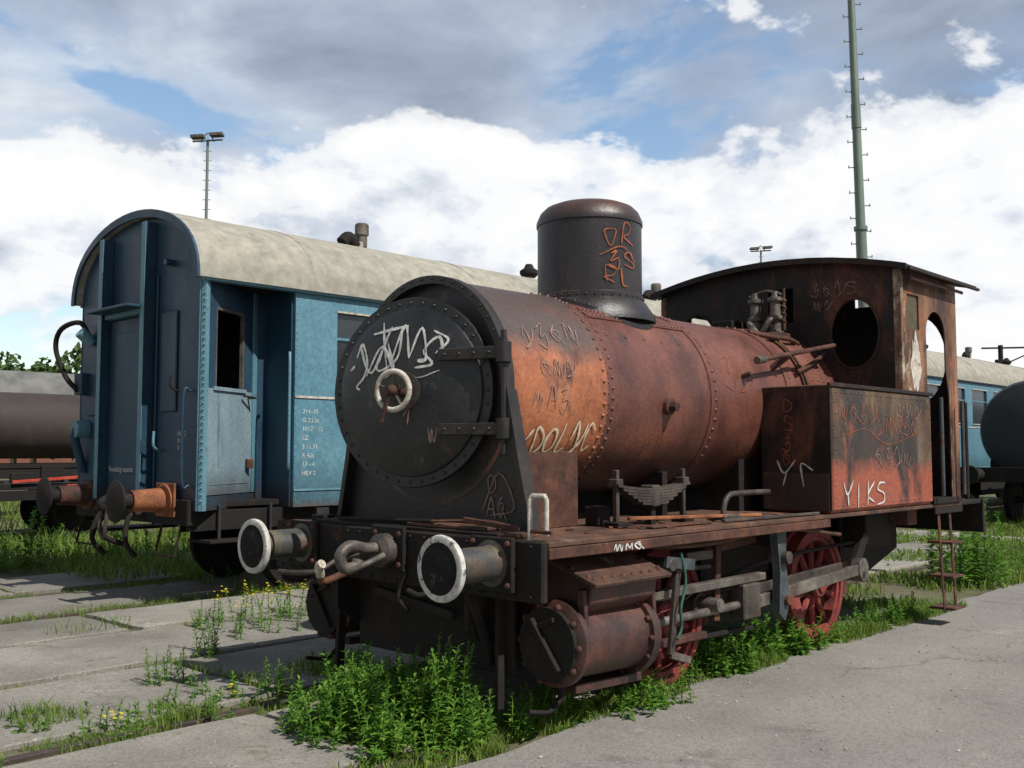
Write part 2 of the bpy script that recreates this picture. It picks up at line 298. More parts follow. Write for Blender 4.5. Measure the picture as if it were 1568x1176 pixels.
for i in range(5):
    q=math.radians(36); rv.append(((1.8+i*.21,BR*math.cos(q),BH+BR*math.sin(q)),(0,math.cos(q),math.sin(q))))
rivets('boiler_rivets',rv,.014,m_boiler,.8)
so=[(.69*math.cos(math.radians(q)),BH+.69*math.sin(math.radians(q))) for q in range(50,61,2)]
si=[(.675*math.cos(math.radians(q)),BH+.675*math.sin(math.radians(q))) for q in range(50,61,2)]
shell('boiler_lap_seam',so,si,1.74,2.85,m_boiler)
cyl('washout_plug_base',(2.32,.64,1.86),(2.32,.71,1.855),.06,m_rust,18); cyl('washout_plug',(2.32,.7,1.855),(2.32,.76,1.85),.035,m_rust,6)
cyl('boiler_stud',(3.35,.655,2.12),(3.35,.73,2.14),.02,m_rust,8)
# smokebox
SR=.70
lathe('smokebox_wrapper',(.74,0,BH),(2,0,BH),[(.02,SR-.02),(0,SR-.02),(0,SR+.006),(.05,SR+.006),(.055,SR),(.80,SR),(.83,SR+.006),(.88,SR+.006),(.88,SR-.03)],m_smoke,64,ang=25)
fp=ell(0,BH,SR-.004,SR-.004,40,2,178)
fp=fp+[(-.77,1.55),(-.87,1.09),(.905,1.09),(.80,1.50)]
plate('smokebox_front_plate',fp,[ell(0,BH,.54,.54,48)],.03,lambda u,v,w:(.757+w,u,v),m_black)
cyl('smokebox_cavity_back',(1.3,0,BH),(1.35,0,BH),.66,m_dark,40)
rim_o=[(.915,1.09),(.812,1.50)]+ell(0,BH,SR+.02,SR+.02,40,0,180)+[(-.782,1.55),(-.882,1.09)]
rim_i=[(.875,1.09),(.775,1.50)]+ell(0,BH,SR-.03,SR-.03,40,0,180)+[(-.742,1.55),(-.842,1.09)]
shell('smokebox_rim',rim_o,rim_i,.67,.738,m_black)
rivets('smokebox_rim_rivets',[((.667,(SR)*math.cos(math.radians(q)),BH+(SR)*math.sin(math.radians(q))),(-1,0,0)) for q in range(4,180,8)],.010,m_black)
rv=[]
for i in range(60):
    q=2*math.pi*i/60
    rv.append(((1.585,(SR+.006)*math.cos(q),BH+(SR+.006)*math.sin(q)),(0,math.cos(q),math.sin(q)))); 
rivets('smokebox_rivets',rv,.015,m_smoke,.9)
rivets('saddle_rivets',[((.90+i*.06,SR*math.cos(math.radians(-38)),BH+SR*math.sin(math.radians(-38))),(0,.8,-.6)) for i in range(11)],.014,m_dark,.9)
box('saddle',.80,1.45,-.58,.60,1.07,1.55,m_rust,.01)
rivets('front_plate_rivets',[((.739,.83-.24*k/9,1.13+.09*k),(-1,0,0)) for k in range(9)],.012,m_black,.9)
# door ajar
def Dm(u,v,w): return (.545+.268*u-.963*w, .04+.963*u+.268*w, 1.905+v)
def dl(name,prof,mat,n=48,u=0,v=0): return lathe(name,Dm(u,v,0),Dm(u,v,1),prof,mat,n,30)
DP=[(.02,.575),(.02,.515),(.035,.51),(.05,.48),(.075,.36),(.09,.2),(.095,.02)]
dl('smokebox_door',[(-.03,.50),(-.03,.575),(.005,.58)]+DP,m_door,72)
def dsurf(u,v):
    r=math.hypot(u,v)
    for (w0,r0),(w1,r1) in zip(DP,DP[1:]):
        if r1<=r<=r0: return w0+(w1-w0)*(r0-r)/max(1e-6,r0-r1)
    return .02 if r>.5 else .095
rivets('door_rivets',[(Dm(.545*math.cos(q),.545*math.sin(q),.02),(-.963,.268,0)) for q in [2*math.pi*i/40 for i in range(40)]],.011,m_door,.9)
def Db(name,u0,u1,v0,v1,w0,w1,mat):
    v=[Lp(Dm(u,vv,w)) for vv in (v0,v1) for u,w in ((u0,w0),(u1,w0),(u1,w1),(u0,w1))]
    return mk(name,v,BF,mat,False,bevel=.006)
for i,vv in enumerate((.21,-.23)):
    Db('door_strap_%d'%i,.24,.66,vv-.036,vv+.036,.045,.095,m_black)
    cyl('hinge_eye_%d'%i,Dm(.67,vv-.06,.06),Dm(.67,vv+.06,.06),.045,m_black,16)
    rivets('strap_bolts_%d'%i,[(Dm(.29+.1*k,vv,.095),(-.963,.268,0)) for k in range(4)],.012,m_black,.9)
cyl('hinge_pin',Dm(.67,-.38,.06),Dm(.67,.34,.06),.018,m_black,10)
hw=[Dm(.115*math.cos(q),.115*math.sin(q),.20) for q in [2*math.pi*i/28 for i in range(29)]]
tube('door_handwheel',hw,.017,m_offw,8,False)
for i in range(5):
    q=2*math.pi*i/5+.3; cyl('handwheel_spoke_%d'%i,Dm(0,0,.19),Dm(.11*math.cos(q),.11*math.sin(q),.2),.011,m_steel,6)
dl('handwheel_hub',[(.08,.04),(.17,.035),(.22,.035),(.25,.022),(.27,.022)],m_rust,14)
bar('door_handle',Dm(0,0,.235),Dm(-.06,-.19,.235),.022,.022,m_rust)
dl('handwheel_backplate',[(.085,.12),(.10,.12),(.105,.1)],m_sprg,32)
strokes('door_graffiti',[[(-.37,.22),(-.33,.30),(-.28,.20),(-.30,.10),(-.36,.04),(-.33,.02)],[(-.35,.30),(-.24,.12),(-.10,.40)],[(-.10,.40),(-.2,.14),(-.05,.2),(-.02,.38)],[(-.17,.43),(-.12,.13)],[(-.24,.36),(.02,.40)],
 [(-.1,.16),(.0,.40),(.04,.2)],[(.04,.2),(.12,.38),(.16,.2),(.10,.18)],[(-.28,.10),(-.16,.28),(-.06,.11),(-.12,.3)],[(.08,.14),(.2,.16),(.14,.24),(.24,.32),(.28,.18)],[(.2,.36),(.3,.30),(.22,.22)],[(-.42,.14),(-.38,.17)]],.019,lambda u,v,w:Dm(u,v,dsurf(u,v)+w),m_white)
strokes('door_graffiti_thin',[[(-.2,.05),(-.05,.12),(.1,.08),(.25,.12)]],.008,lambda u,v,w:Dm(u,v,dsurf(u,v)+w),m_white)
strokes('door_graffiti_small',word('W',.17,-.30,.10)+[[(.0,-.15),(.04,-.1),(.03,-.2)]],.012,lambda u,v,w:Dm(u,v,dsurf(u,v)+w),m_pink)
strokes('front_plate_graffiti',word('O',.50,1.30,.11,.7)+word('A4',.50,1.16,.12,.7)+[[(.46,1.2),(.60,1.42),(.72,1.22),(.52,1.17)]],.010,lambda u,v,w:(.738-w,u,v),m_pink)
smap=lambda u,v,w:(u,(SR+.005+w)*math.cos(v/SR),BH+(SR+.005+w)*math.sin(v/SR))
strokes('smokebox_graffiti',word('YDOL1C',.86,-.42,.17,.66,sl=.12,rise=.008,jit=.10)+[[(.84,-.44),(1.1,-.46),(1.4,-.42)]],.020,smap,m_cream)
strokes('smokebox_graffiti_top',word('1243',.90,.27,.15,.9,rise=.01)+word('3A2',.92,-.12,.13,.9)+word('431',1.0,.08,.10,1.1),.008,smap,m_pink)
bmap=lambda u,v,w:(u,(BR+.005+w)*math.cos(v/BR),BH+(BR+.005+w)*math.sin(v/BR))
strokes('boiler_graffiti',word('143',2.0,-.35,.14,.9)+word('21',3.1,.1,.2,.9),.005,bmap,m_orange)
# dome
DS=2.30; DR=.387
lathe('steam_dome',(DS,0,2.48),(DS,0,4),[(0,.49),(.05,.48),(.10,.445),(.14,.42),(.155,DR+.012),(.195,DR+.012),(.205,DR),(.72,DR),(.725,DR+.008),(.755,DR+.008),(.775,DR),(.82,DR-.02),(.86,DR-.06),(.885,DR-.12),(.90,DR-.22),(.905,.02)],m_dome,64,ang=40)
v=[];f=[];n=48
for k,(rr,up) in enumerate(((DR+.0,.03),(DR+.09,.03),(DR+.09,.0))):
    for i in range(n):
        q=2*math.pi*i/n; x=rr*math.cos(q); t=rr*math.sin(q); v.append(L(DS+x,t,BH+math.sqrt(max(.05,BR*BR-t*t))+up))
for k in range(2):
    for i in range(n): j=(i+1)%n; f.append((k*n+i,k*n+j,(k+1)*n+j,(k+1)*n+i))
mk('dome_flange',v,f,m_dome)
rivets('dome_flange_rivets',[((DS+(DR+.06)*math.cos(q),(DR+.06)*math.sin(q),BH+math.sqrt(BR*BR-((DR+.06)*math.sin(q))**2)+.03),(0,.3*math.sin(q),1)) for q in [2*math.pi*i/28 for i in range(28)]],.014,m_dome)
rivets('dome_rivets',[((DS+(DR+.012)*math.cos(q),(DR+.012)*math.sin(q),2.655),(math.cos(q),math.sin(q),0)) for q in [2*math.pi*i/40 for i in range(40)]],.009,m_dome,.9)
def dmap(u,v,w):
    q=u/DR; return (DS+(DR+.004+w)*math.sin(q),(DR+.004+w)*math.cos(q),v)
strokes('dome_graffiti',word('OR',-.24,3.00,.15,.9,jit=.14)+word('2S',-.20,2.86,.12,1.,jit=.14)+word('RL',-.24,2.73,.12,1.,jit=.14)+[[(-.27,2.93),(-.1,3.0),(.03,2.9)]],.011,dmap,m_orange)
# safety valves / turret
for i,(s,t) in enumerate(((4.72,-.02),(4.72,.18))):
    lathe('safety_valve_%d'%i,(s,t,2.52),(s,t,4),[(0,.075),(.1,.075),(.11,.05),(.2,.05),(.21,.075),(.24,.075),(.25,.05),(.36,.045),(.38,.07),(.41,.07),(.42,.035),(.47,.025)],m_steel,16)
tube('valve_lever',[(4.72,-.08,2.96),(4.72,.08,3.0),(4.72,.24,2.96)],.013,m_steel); tube('valve_spring_rod',[(4.66,.3,2.62),(4.66,.3,3.0)],.014,m_rust,8,False)
tube('valve_pipe',[(4.68,-.02,2.62),(4.6,-.02,2.7),(4.6,.09,2.6),(4.62,.18,2.72),(4.7,.18,2.7)],.025,m_steel)
tube('valve_coil',[(4.66+.02*math.cos(i*1.2),.3+.02*math.sin(i*1.2),2.68+.012*i) for i in range(22)],.006,m_steel,5,False)
cyl('valve_base',(4.72,.08,2.48),(4.72,.08,2.60),.22,m_rust,24)
box('regulator_box',4.6,4.9,-.42,-.2,2.5,2.75,m_dark)
cyl('whistle_tap',(4.4,.12,2.57),(4.4,.12,2.66),.03,m_steel,10); tube('steam_pipe',[(4.86,.34,2.5),(4.5,.42,2.52),(4.25,.40,2.52),(4.05,.3,2.55)],.022,m_rust)
tube('steam_pipe_b',[(4.9,.55,2.4),(4.5,.62,2.28),(4.2,.66,2.2)],.02,m_rust)
tube('reversing_rod',[(3.45,.76,2.25),(4.75,.72,2.46)],.020,m_rust,8,False); cyl('rod_tip',(3.38,.762,2.24),(3.5,.758,2.258),.032,m_steel,10)
bar('rod_bracket',(3.85,.60,2.2),(3.9,.76,2.32),.05,.03,m_rust)
for k,s in enumerate((4.3,4.36)):
    tube('boiler_hoop_%d'%k,[(s,(BR+.012)*math.cos(math.radians(q)),BH+(BR+.012)*math.sin(math.radians(q))) for q in range(0,181,12)],.014,m_rust,6)
rivets('firebox_rivets',[((4.5+.1*i,BR*math.cos(math.radians(q)),BH+BR*math.sin(math.radians(q))),(0,math.cos(math.radians(q)),math.sin(math.radians(q)))) for i in range(4) for q in range(20,90,9)],.016,m_boiler)
# running board, beams, frames
box('running_board',.47,6.25,-1.22,1.22,1.045,1.075,m_board)
box('valance_near',.47,3.6,1.205,1.228,.985,1.043,m_rust); box('valance_rear',5.6,6.25,1.205,1.228,.985,1.043,m_dark)
box('valance_far',.47,6.25,-1.228,-1.205,.975,1.043,m_dark)
box('buffer_beam',.42,.468,-1.22,1.22,.76,1.08,m_dark,.01)
box('front_deck_step',.47,.66,-.85,.85,1.078,1.10,m_dark)
box('front_deck_plate',.50,.64,.05,.72,1.103,1.125,m_board); box('deck_block',.5,.62,.80,.98,1.078,1.10,m_rust); box('deck_block_b',.55,.66,-1.0,-.88,1.078,1.12,m_dark)
tube('deck_debris_rod',[(.48,.3,1.14),(.6,.62,1.15),(.58,.9,1.12)],.010,m_rust,6); tube('deck_debris_rod_b',[(.5,-.6,1.115),(.52,0,1.13),(.5,.3,1.14)],.014,m_dark,6)
bar('deck_angle',(.5,.55,1.16),(.52,.95,1.13),.02,.03,m_rust); bar('deck_angle_b',(.62,-.6,1.12),(.64,.1,1.12),.03,.02,m_rust)
rivets('beam_rivets',[((.418,t,h),(-1,0,0)) for h in (.79,1.05) for t in [i*.12-1.14 for i in range(20)]],.012,m_dark,.8)
box('board_debris',1.55,2.2,1.0,1.10,1.078,1.092,m_rust)
for i in range(26):
    s=random.uniform(.6,3.4); t=random.uniform(.65,1.15); a=random.uniform(-.05,.05)
    bar('rust_flake_%d'%i,(s,t,1.08),(s+random.uniform(.02,.07),t+a,1.083),random.uniform(.015,.05),.006,random.choice((m_rust,m_rusto,m_board)),0)
for sd in (-1,1):
    outl=[(.47,.95),(.47,.55),(.75,.36),(1.6,.32),(5.4,.40),(6.2,.62),(6.2,1.043),(.47,1.043)]
    plate('main_frame_%s'%('near' if sd>0 else 'far'),outl,[],.03,lambda u,v,w:(u,.60*sd+w,v),m_dark)
    bar('guard_iron_%s'%('near' if sd>0 else 'far'),(.62,.72*sd,.76),(.60,.74*sd,.12),.03,.06,m_dark)
box('frame_crossmember',.64,.67,-.58,.80,.30,.80,m_dark); box('frame_crossmember_b',3.3,3.34,-.58,.58,.45,1.0,m_dark); box('ashpan',3.7,4.9,-.55,.55,.42,1.0,m_dark)  # first plate: dark sheet added to blacken the space under the beam
box('firebox_lower',3.5,4.9,-.52,.52,1.0,1.5,m_dark)
box('boiler_support',2.5,2.56,-.5,.5,1.07,1.4,m_dark)
box('frame_stretcher',1.5,3.5,-.4,.4,.7,1.0,m_dark); box('frame_infill_front',.68,1.5,-.56,.56,.35,1.0,m_dark)
bar('front_drawgear',(.48,-.2,.7),(.48,.5,.62),.05,.05,m_dark); bar('front_stay',(.46,.62,.8),(.62,.66,.35),.03,.05,m_dark)
for sd in (-1,1):
    nm='near' if sd>0 else 'far'; t=.875*sd
    lathe('buffer_head_'+nm,(0.0,t,.95),(1,t,.95),[(.0,.02),(.004,.07),(.016,.136),(.05,.136)],m_bufface,40)
    lathe('buffer_rim_'+nm,(0.012,t,.95),(1,t,.95),[(.004,.134),(.0,.15),(.006,.168),(.022,.172),(.036,.168),(.04,.13)],m_rimw,48)
    lathe('buffer_shank_'+nm,(.045,t,.95),(1,t,.95),[(0,.13),(.012,.085),(.03,.07),(.08,.07),(.081,.092),(.30,.094),(.335,.098),(.34,.125),(.375,.125)],m_olive,32)
    box('buffer_plate_'+nm,.385,.418,t-.16,t+.16,.80,1.09,m_dark,.006)
    rivets('buffer_bolts_'+nm,[((.385,t+a,.95+b_),(-1,0,0)) for a in (-.13,.13) for b_ in (-.11,.11)],.020,m_rust,.9)
tube('coupling_hook',[(.42,0,.98),(.24,0,.98),(.12,0,1.0),(.05,0,.95),(.08,0,.88),(.16,0,.88),(.18,0,.92)],.035,m_steel,10)
lathe('coupling_guide',(.30,0,.96),(.42,0,.96),[(0,.06),(.03,.10),(.12,.10)],m_sprg,20)
tube('coupling_link_a',[(.3,-.08,.94),(.16,-.09,.9),(.1,0,.86),(.16,.09,.9),(.3,.08,.94)],.02,m_steel)
box('hook_plate',.39,.418,-.15,.15,.84,1.10,m_dark)
rivets('hook_plate_bolts',[((.39,a,b_),(-1,0,0)) for a in (-.11,.11) for b_ in (.88,1.06)],.022,m_rust)
tube('brake_pipe',[(.44,-.38,.80),(.36,-.38,.79),(.2,-.36,.76),(.16,-.34,.80),(.12,-.30,.86)],.024,m_rust); tube('brake_pipe_end',[(.155,-.335,.805),(.12,-.30,.86),(.12,-.27,.88)],.028,m_offw,10)
tube('brake_pipe_b',[(.44,-.55,.86),(.3,-.56,.8),(.25,-.7,.78),(.2,-.85,.78)],.018,m_sprg)
tube('brake_pipe_near',[(.43,.55,.86),(.3,.55,.80),(.22,.5,.76),(.2,.42,.78)],.016,m_dark)
tube('chain_front',[(.42,.15,.84),(.4,.1,.7),(.41,.18,.62)],.014,m_dark)
tube('lamp_bracket',[(.52,1.04,1.075),(.52,1.04,1.29),(.53,1.05,1.31),(.53,1.14,1.31),(.53,1.15,1.29),(.53,1.15,1.10)],.014,m_offw,8,False)
bar('lamp_bracket_stay',(.52,1.04,1.12),(.52,1.2,1.12),.02,.02,m_rust)
# cylinders
def cylinder(sd,nm):
    t=1.02*sd
    lathe('cylinder_block_'+nm,(.70,t,.50),(1.60,t,.47),[(.0,.16),(.0,.19),(.03,.235),(.07,.235),(.072,.205),(.14,.20),(.60,.20),(.64,.205),(.642,.235),(.71,.235),(.72,.15),(.80,.12),(.82,.06)],m_cyl,40)
    plate('cylinder_cover_'+nm,ell(0,.50,.20,.20,32),[],.03,lambda u,v,w:(.685+w,t+u,v),m_dark)
    bar('cover_rib_'+nm,(.66,t-.10,.63),(.66,t+.10,.37),.03,.045,m_dark); bar('cover_rib_b_'+nm,(.664,t+.06,.64),(.664,t-.14,.55),.02,.03,m_dark)
    rivets('cover_bolts_'+nm,[((.695,t+.212*math.cos(q),.50+.212*math.sin(q)),(-1,0,0)) for q in [2*math.pi*i/10 for i in range(10)]],.022,m_rust,1.)
    rivets('rear_cover_bolts_'+nm,[((1.34,t+.218*math.cos(q),.475+.218*math.sin(q)),(-1,0,0)) for q in [2*math.pi*i/12 for i in range(12)]],.02,m_rust,1.)
    prof=[(.62*sd,.62),(.60*sd,1.0),(.80*sd,.985),(1.24*sd,.83),(1.22*sd,.72),(1.05*sd,.60)]
    v=[L(s,tt,h) for s in (.80,1.40) for tt,h in prof]; n=len(prof)
    mk('steam_chest_'+nm,v,[tuple(range(n)),tuple(range(n,2*n))]+[(i,(i+1)%n,n+(i+1)%n,n+i) for i in range(n)],m_cyl,False,bevel=.008)
    pl=[(.74*sd,1.0),(1.29*sd,.815),(1.30*sd,.838),(.75*sd,1.024)]
    v=[L(s,tt,h) for s in (.76,1.46) for tt,h in pl]
    mk('steam_chest_lid_'+nm,v,[(0,1,2,3),(4,5,6,7)]+[(i,(i+1)%4,4+(i+1)%4,4+i) for i in range(4)],m_board,False,bevel=.005)
    lb=[]
    for i in range(8):
        s=.80+.085*i; lb.append(((s,1.25*sd,.855),(0,.3*sd,1))); lb.append(((s,.84*sd,.995),(0,.3*sd,1)))
    for i in range(4):
        q=i/3; 
        for s in (.79,1.42): lb.append(((s,(.86+.36*q)*sd,.99-.125*q),(0,.3*sd,1)))
    rivets('lid_bolts_'+nm,lb,.016,m_rust,1.1)
    for k,s in enumerate((.78,1.40)): bar('chest_flange_%d_'%k+nm,(s,1.18*sd,.80),(s+.02,1.18*sd,.58),.05,.03,m_cyl)
    cyl('valve_gland_'+nm,(1.36,.88*sd,.80),(1.58,.88*sd,.79),.06,m_sprg,16); cyl('valve_rod_'+nm,(1.58,.88*sd,.79),(2.5,.88*sd,.76),.018,m_steel,10)
    cyl('drain_cock_'+nm,(.80,t,.30),(.80,t,.18),.022,m_dark,8); cyl('drain_cock_b_'+nm,(1.35,t,.28),(1.35,t,.17),.022,m_dark,8)
    tube('drain_pipe_'+nm,[(.8,t,.2),(.7,t,.14),(.55,t-.02,.16)],.014,m_dark)
    bar('cylinder_lower_shoe_'+nm,(.85,t,.24),(1.45,t,.22),.12,.05,m_cyl)
    cyl('piston_rod_'+nm,(1.5,t,.49),(2.7,t,.50),.028,m_steel,12)
    bar('slide_bar_upper_'+nm,(1.50,t,.66),(2.95,t,.67),.07,.05,m_steel); bar('slide_bar_lower_'+nm,(1.50,t,.36),(2.2,t,.36),.06,.04,m_rust)
    box('crosshead_'+nm,2.62,2.84,t-.06,t+.06,.40,.64,m_sprg,.012)
    bar('connecting_rod_'+nm,(2.75,t+.03*sd,.50),(4.42,t+.05*sd,.60),.04,.085,m_steel)
    bar('coupling_rod_'+nm,(2.29,.90*sd,.53),(4.42,.90*sd,.60),.035,.07,m_sprg)
    cyl('big_end_'+nm,(4.42,t,.60),(4.42,t+.08*sd,.60),.085,m_steel,20); cyl('rod_end_'+nm,(2.29,.87*sd,.53),(2.29,.95*sd,.53),.085,m_sprg,20)
    plate('motion_bracket_'+nm,[(2.93,1.04),(3.08,1.04),(3.06,.75),(3.12,.50),(3.04,.36),(2.96,.42),(2.98,.7)],[],.06,lambda u,v,w:(u,1.12*sd+w,v),m_bluegrey)
    bar('motion_bracket_web_'+nm,(3.0,.7*sd,.95),(3.0,1.1*sd,.95),.04,.16,m_dark)
    cyl('bracket_pin_'+nm,(3.03,1.05*sd,.80),(3.03,1.2*sd,.80),.045,m_sprg,14); cyl('bracket_pin_b_'+nm,(3.06,1.05*sd,.5),(3.06,1.18*sd,.5),.035,m_rust,14)
    bar('combination_lever_'+nm,(2.45,.98*sd,.98),(2.38,1.0*sd,.42),.03,.06,m_rust); bar('radius_rod_'+nm,(2.0,.95*sd,.86),(3.0,.95*sd,.92),.03,.05,m_rust)
    bar('hanging_link_'+nm,(1.78,1.12*sd,.88),(1.66,1.14*sd,.32),.03,.05,m_sprg); bar('hanging_link_b_'+nm,(1.66,1.14*sd,.32),(1.86,1.14*sd,.26),.03,.045,m_steel)
    bar('brake_pull_rod_'+nm,(1.7,.95*sd,.33),(3.0,.93*sd,.3),.03,.03,m_dark)
    box('rocker_box_'+nm,2.0,2.30,.90*sd if sd>0 else -1.04,1.04*sd if sd>0 else -.90,.84,.90,m_sprg)
    cyl('rocker_shaft_'+nm,(1.66,.7*sd,.86),(1.66,1.17*sd,.86),.04,m_sprg,14); bar('rocker_arm_'+nm,(1.6,1.15*sd,.88),(1.9,1.15*sd,.84),.03,.07,m_bluegrey)
cylinder(1,'near'); cylinder(-1,'far')
tube('cable_tied',[(1.75,1.16,.93),(1.77,1.18,.75),(1.70,1.19,.60),(1.72,1.18,.48),(1.66,1.19,.42)],.009,M('green_rope',[(.3,(.02,.07,.055)),(.7,(.04,.12,.09))],8,.8))
tube('frame_pipe',[(1.2,1.14,1.0),(2.0,1.16,.96),(3.0,1.16,1.0),(4.0,1.1,.9)],.016,m_rust)
tube('frame_pipe_b',[(1.5,.9,.62),(2.2,.88,.6),(3.2,.9,.74),(4.8,.85,.78)],.016,m_dark)
for sd,nm in ((1,'near'),(-1,'far')):
    for k,s in enumerate((2.08,4.21)):
        wheel('wheel_%s_%d'%(nm,k),s,.74*sd,.46,sd,m_red,m_rust if sd<0 else m_red,10,(.21,.08),200 if k==1 else 160)
        bar('brake_hanger_%s_%d'%(nm,k),(s+.55,.74*sd,1.0),(s+.50,.74*sd,.36),.04,.06,m_dark); box('brake_shoe_%s_%d'%(nm,k),s+.47,s+.53,min(.70*sd,.80*sd),max(.70*sd,.80*sd),.34,.62,m_rust,.01)
for k,s in enumerate((2.08,4.21)): cyl('axle_%d'%k,(s,-.8,.46),(s,.8,.46),.08,m_dark,16)
bar('rear_spring_lower',(3.85,.68,.25),(4.6,.68,.25),.05,.05,m_dark)
bar('rear_frame_bar',(4.45,1.0,.62),(4.60,1.02,.86),.05,.1,m_dark); box('sandbox_under',4.8,5.3,.62,.95,.72,1.04,m_dark,.01); box('air_tank_bracket',5.3,5.5,.6,1.1,.9,1.04,m_rust)
cyl('brake_cylinder',(5.5,.4,.75),(5.5,.4,1.04),.14,m_dark,20)
for sd,nm in ((1,'near'),(-1,'far')):
    for k in range(6):
        hl=.39-.05*k; v=[];f=[]
        for i in range(9):
            x=-hl+2*hl*i/8; z=1.315-.018*k+.03*((x/.38)**2)
            for tt,dz in ((-.045,0),(.045,0),(.045,.016),(-.045,.016)): v.append(L(1.87+x,.85*sd+tt,z+dz-.02))
        for i in range(8):
            for j in range(4): f.append((4*i+j,4*i+(j+1)%4,4*i+4+(j+1)%4,4*i+4+j))
        f+=[(0,1,2,3),(32,33,34,35)]; mk('leaf_spring_%s_%d'%(nm,k),v,f,m_sprg,False)
    box('spring_buckle_'+nm,1.83,1.91,.85*sd-.055,.85*sd+.055,1.19,1.33,m_sprg,.01); bar('spring_pillar_'+nm,(1.87,.85*sd,1.07),(1.87,.85*sd,1.2),.05,.05,m_dark)
    for j,s in enumerate((1.51,2.23)):
        bar('spring_hanger_%d_'%j+nm,(s,.85*sd,1.07),(s,.85*sd,1.43),.035,.03,m_sprg); box('spring_hanger_foot_%d_'%j+nm,s-.05,s+.05,.85*sd-.06,.85*sd+.06,1.076,1.11,m_dark)
        box('spring_hanger_nut_%d_'%j+nm,s-.032,s+.032,.85*sd-.035,.85*sd+.035,1.33,1.375,m_sprg)
tube('blower_pipe',[(2.50,1.0,1.075),(2.50,1.0,1.17),(2.56,1.0,1.24),(2.68,1.0,1.255),(3.1,1.0,1.255)],.020,m_sprg,10)
bar('board_rod',(1.45,.99,1.14),(2.9,1.05,1.10),.025,.022,m_rusto); box('board_fitting',2.42,2.62,.94,1.06,1.076,1.12,m_sprg,.01)
bar('board_angle',(2.3,1.12,1.09),(3.5,1.18,1.09),.03,.02,m_sprg)
strokes('board_edge_mark',word('3M4',1.0,.99,.04,2.4),.012,lambda u,v,w:(u,1.229+w,v),m_white)
box('bracket_box',1.48,1.60,.62,.74,1.076,1.2,m_dark,.01)
# side tanks
for sd,nm in ((1,'near'),(-1,'far')):
    t0,t1=(.66,1.235) if sd>0 else (-1.235,-.66)
    o=box('side_tank_'+nm,3.62,5.55,t0,t1,1.08,2.05,m_tank,.03)
    box('tank_top_angle_'+nm,3.60,5.57,t1-.02 if sd>0 else t0-.012,t1+.012 if sd>0 else t0+.02,2.03,2.062,m_cab)
    box('tank_front_sheet_'+nm,3.606,3.618,t0,t1,1.1,2.04,m_cab,.0)
    rivets('tank_rivets_'+nm,[((3.70+.09*i,1.236*sd,h),(0,sd,0)) for i in range(20) for h in (1.14,1.99)]+[((s,1.236*sd,1.2+.09*i),(0,sd,0)) for i in range(9) for s in (3.68,4.60,5.5)],.009,m_tank)
tm=lambda u,v,w:(u,1.238+w,v)
strokes('tank_graffiti',word('YIKS',3.80,1.13,.20,.95,rise=-.003,jit=.1),.019,tm,m_white)
strokes('tank_front_graffiti',word('Y',.80,1.28,.17,1.0)+[[(1.02,1.28),(1.0,1.45),(1.1,1.4)]],.016,lambda u,v,w:(3.594-w,u,v),m_white)
strokes('tank_front_graffiti_b',word('D',.85,1.85,.1,1)+word('S',.85,1.7,.1,1)+word('2',.85,1.56,.1,1)+word('4',.84,1.44,.1,1),.009,lambda u,v,w:(3.602-w,u,v),m_orange)
strokes('tank_scribbles',word('3421',3.75,1.78,.12,1.4)+word('13424',4.4,1.68,.15,1.1)+[[(3.8,1.66),(4.2,1.72),(4.6,1.6),(5.2,1.7)]],.006,tm,m_orange)
strokes('tank_scribbles_b',word('4213',4.35,1.42,.14,1.3)+word('231',4.8,1.84,.10,1.7),.007,tm,m_pink)
box('tank_front_lower',3.596,3.603,.68,1.22,1.10,1.38,m_smoke,0)
# cab
def croof(t,b0=3.09,r=.17,w=1.3): return b0+r*(1-(t/w)**2)
fo=[(-1.22,1.08),(1.22,1.08)]+[(1.22-2.44*i/20,croof(1.22-2.44*i/20)) for i in range(21)]
plate('cab_front_wall',fo,[ell(-.80,2.58,.21,.29),ell(.82,2.57,.215,.30),[(-.02,2.72),(.24,2.72),(.24,3.04),(-.02,3.04)]],.012,lambda u,v,w:(4.95+w,u,v),m_cab)
plate('cab_rear_wall',fo,[ell(.86,2.42,.27,.42),[(.25,2.98),(.42,2.98),(.42,3.07),(.25,3.07)]],.012,lambda u,v,w:(6.2+w,u,v),m_cab)
for k,(tt,rx) in enumerate(((-.80,.21),(.82,.215))):
    tube('cab_window_ring_%d'%k,[(4.94,tt+(rx+.01)*math.cos(q),2.575+.31*math.sin(q)) for q in [2*math.pi*i/30 for i in range(31)]],.012,m_cab,6,False)
def sideout(tp): return [(4.95,2.05),(5.48,2.05),(5.48,tp-.22)]+[(5.70-.22*math.cos(math.radians(a)),tp-.22+.22*math.sin(math.radians(a))) for a in range(0,181,15)]+[(5.92,2.3),(5.99,2.05),(6.0,1.08),(6.2,1.08),(6.2,3.10),(4.95,3.10)]
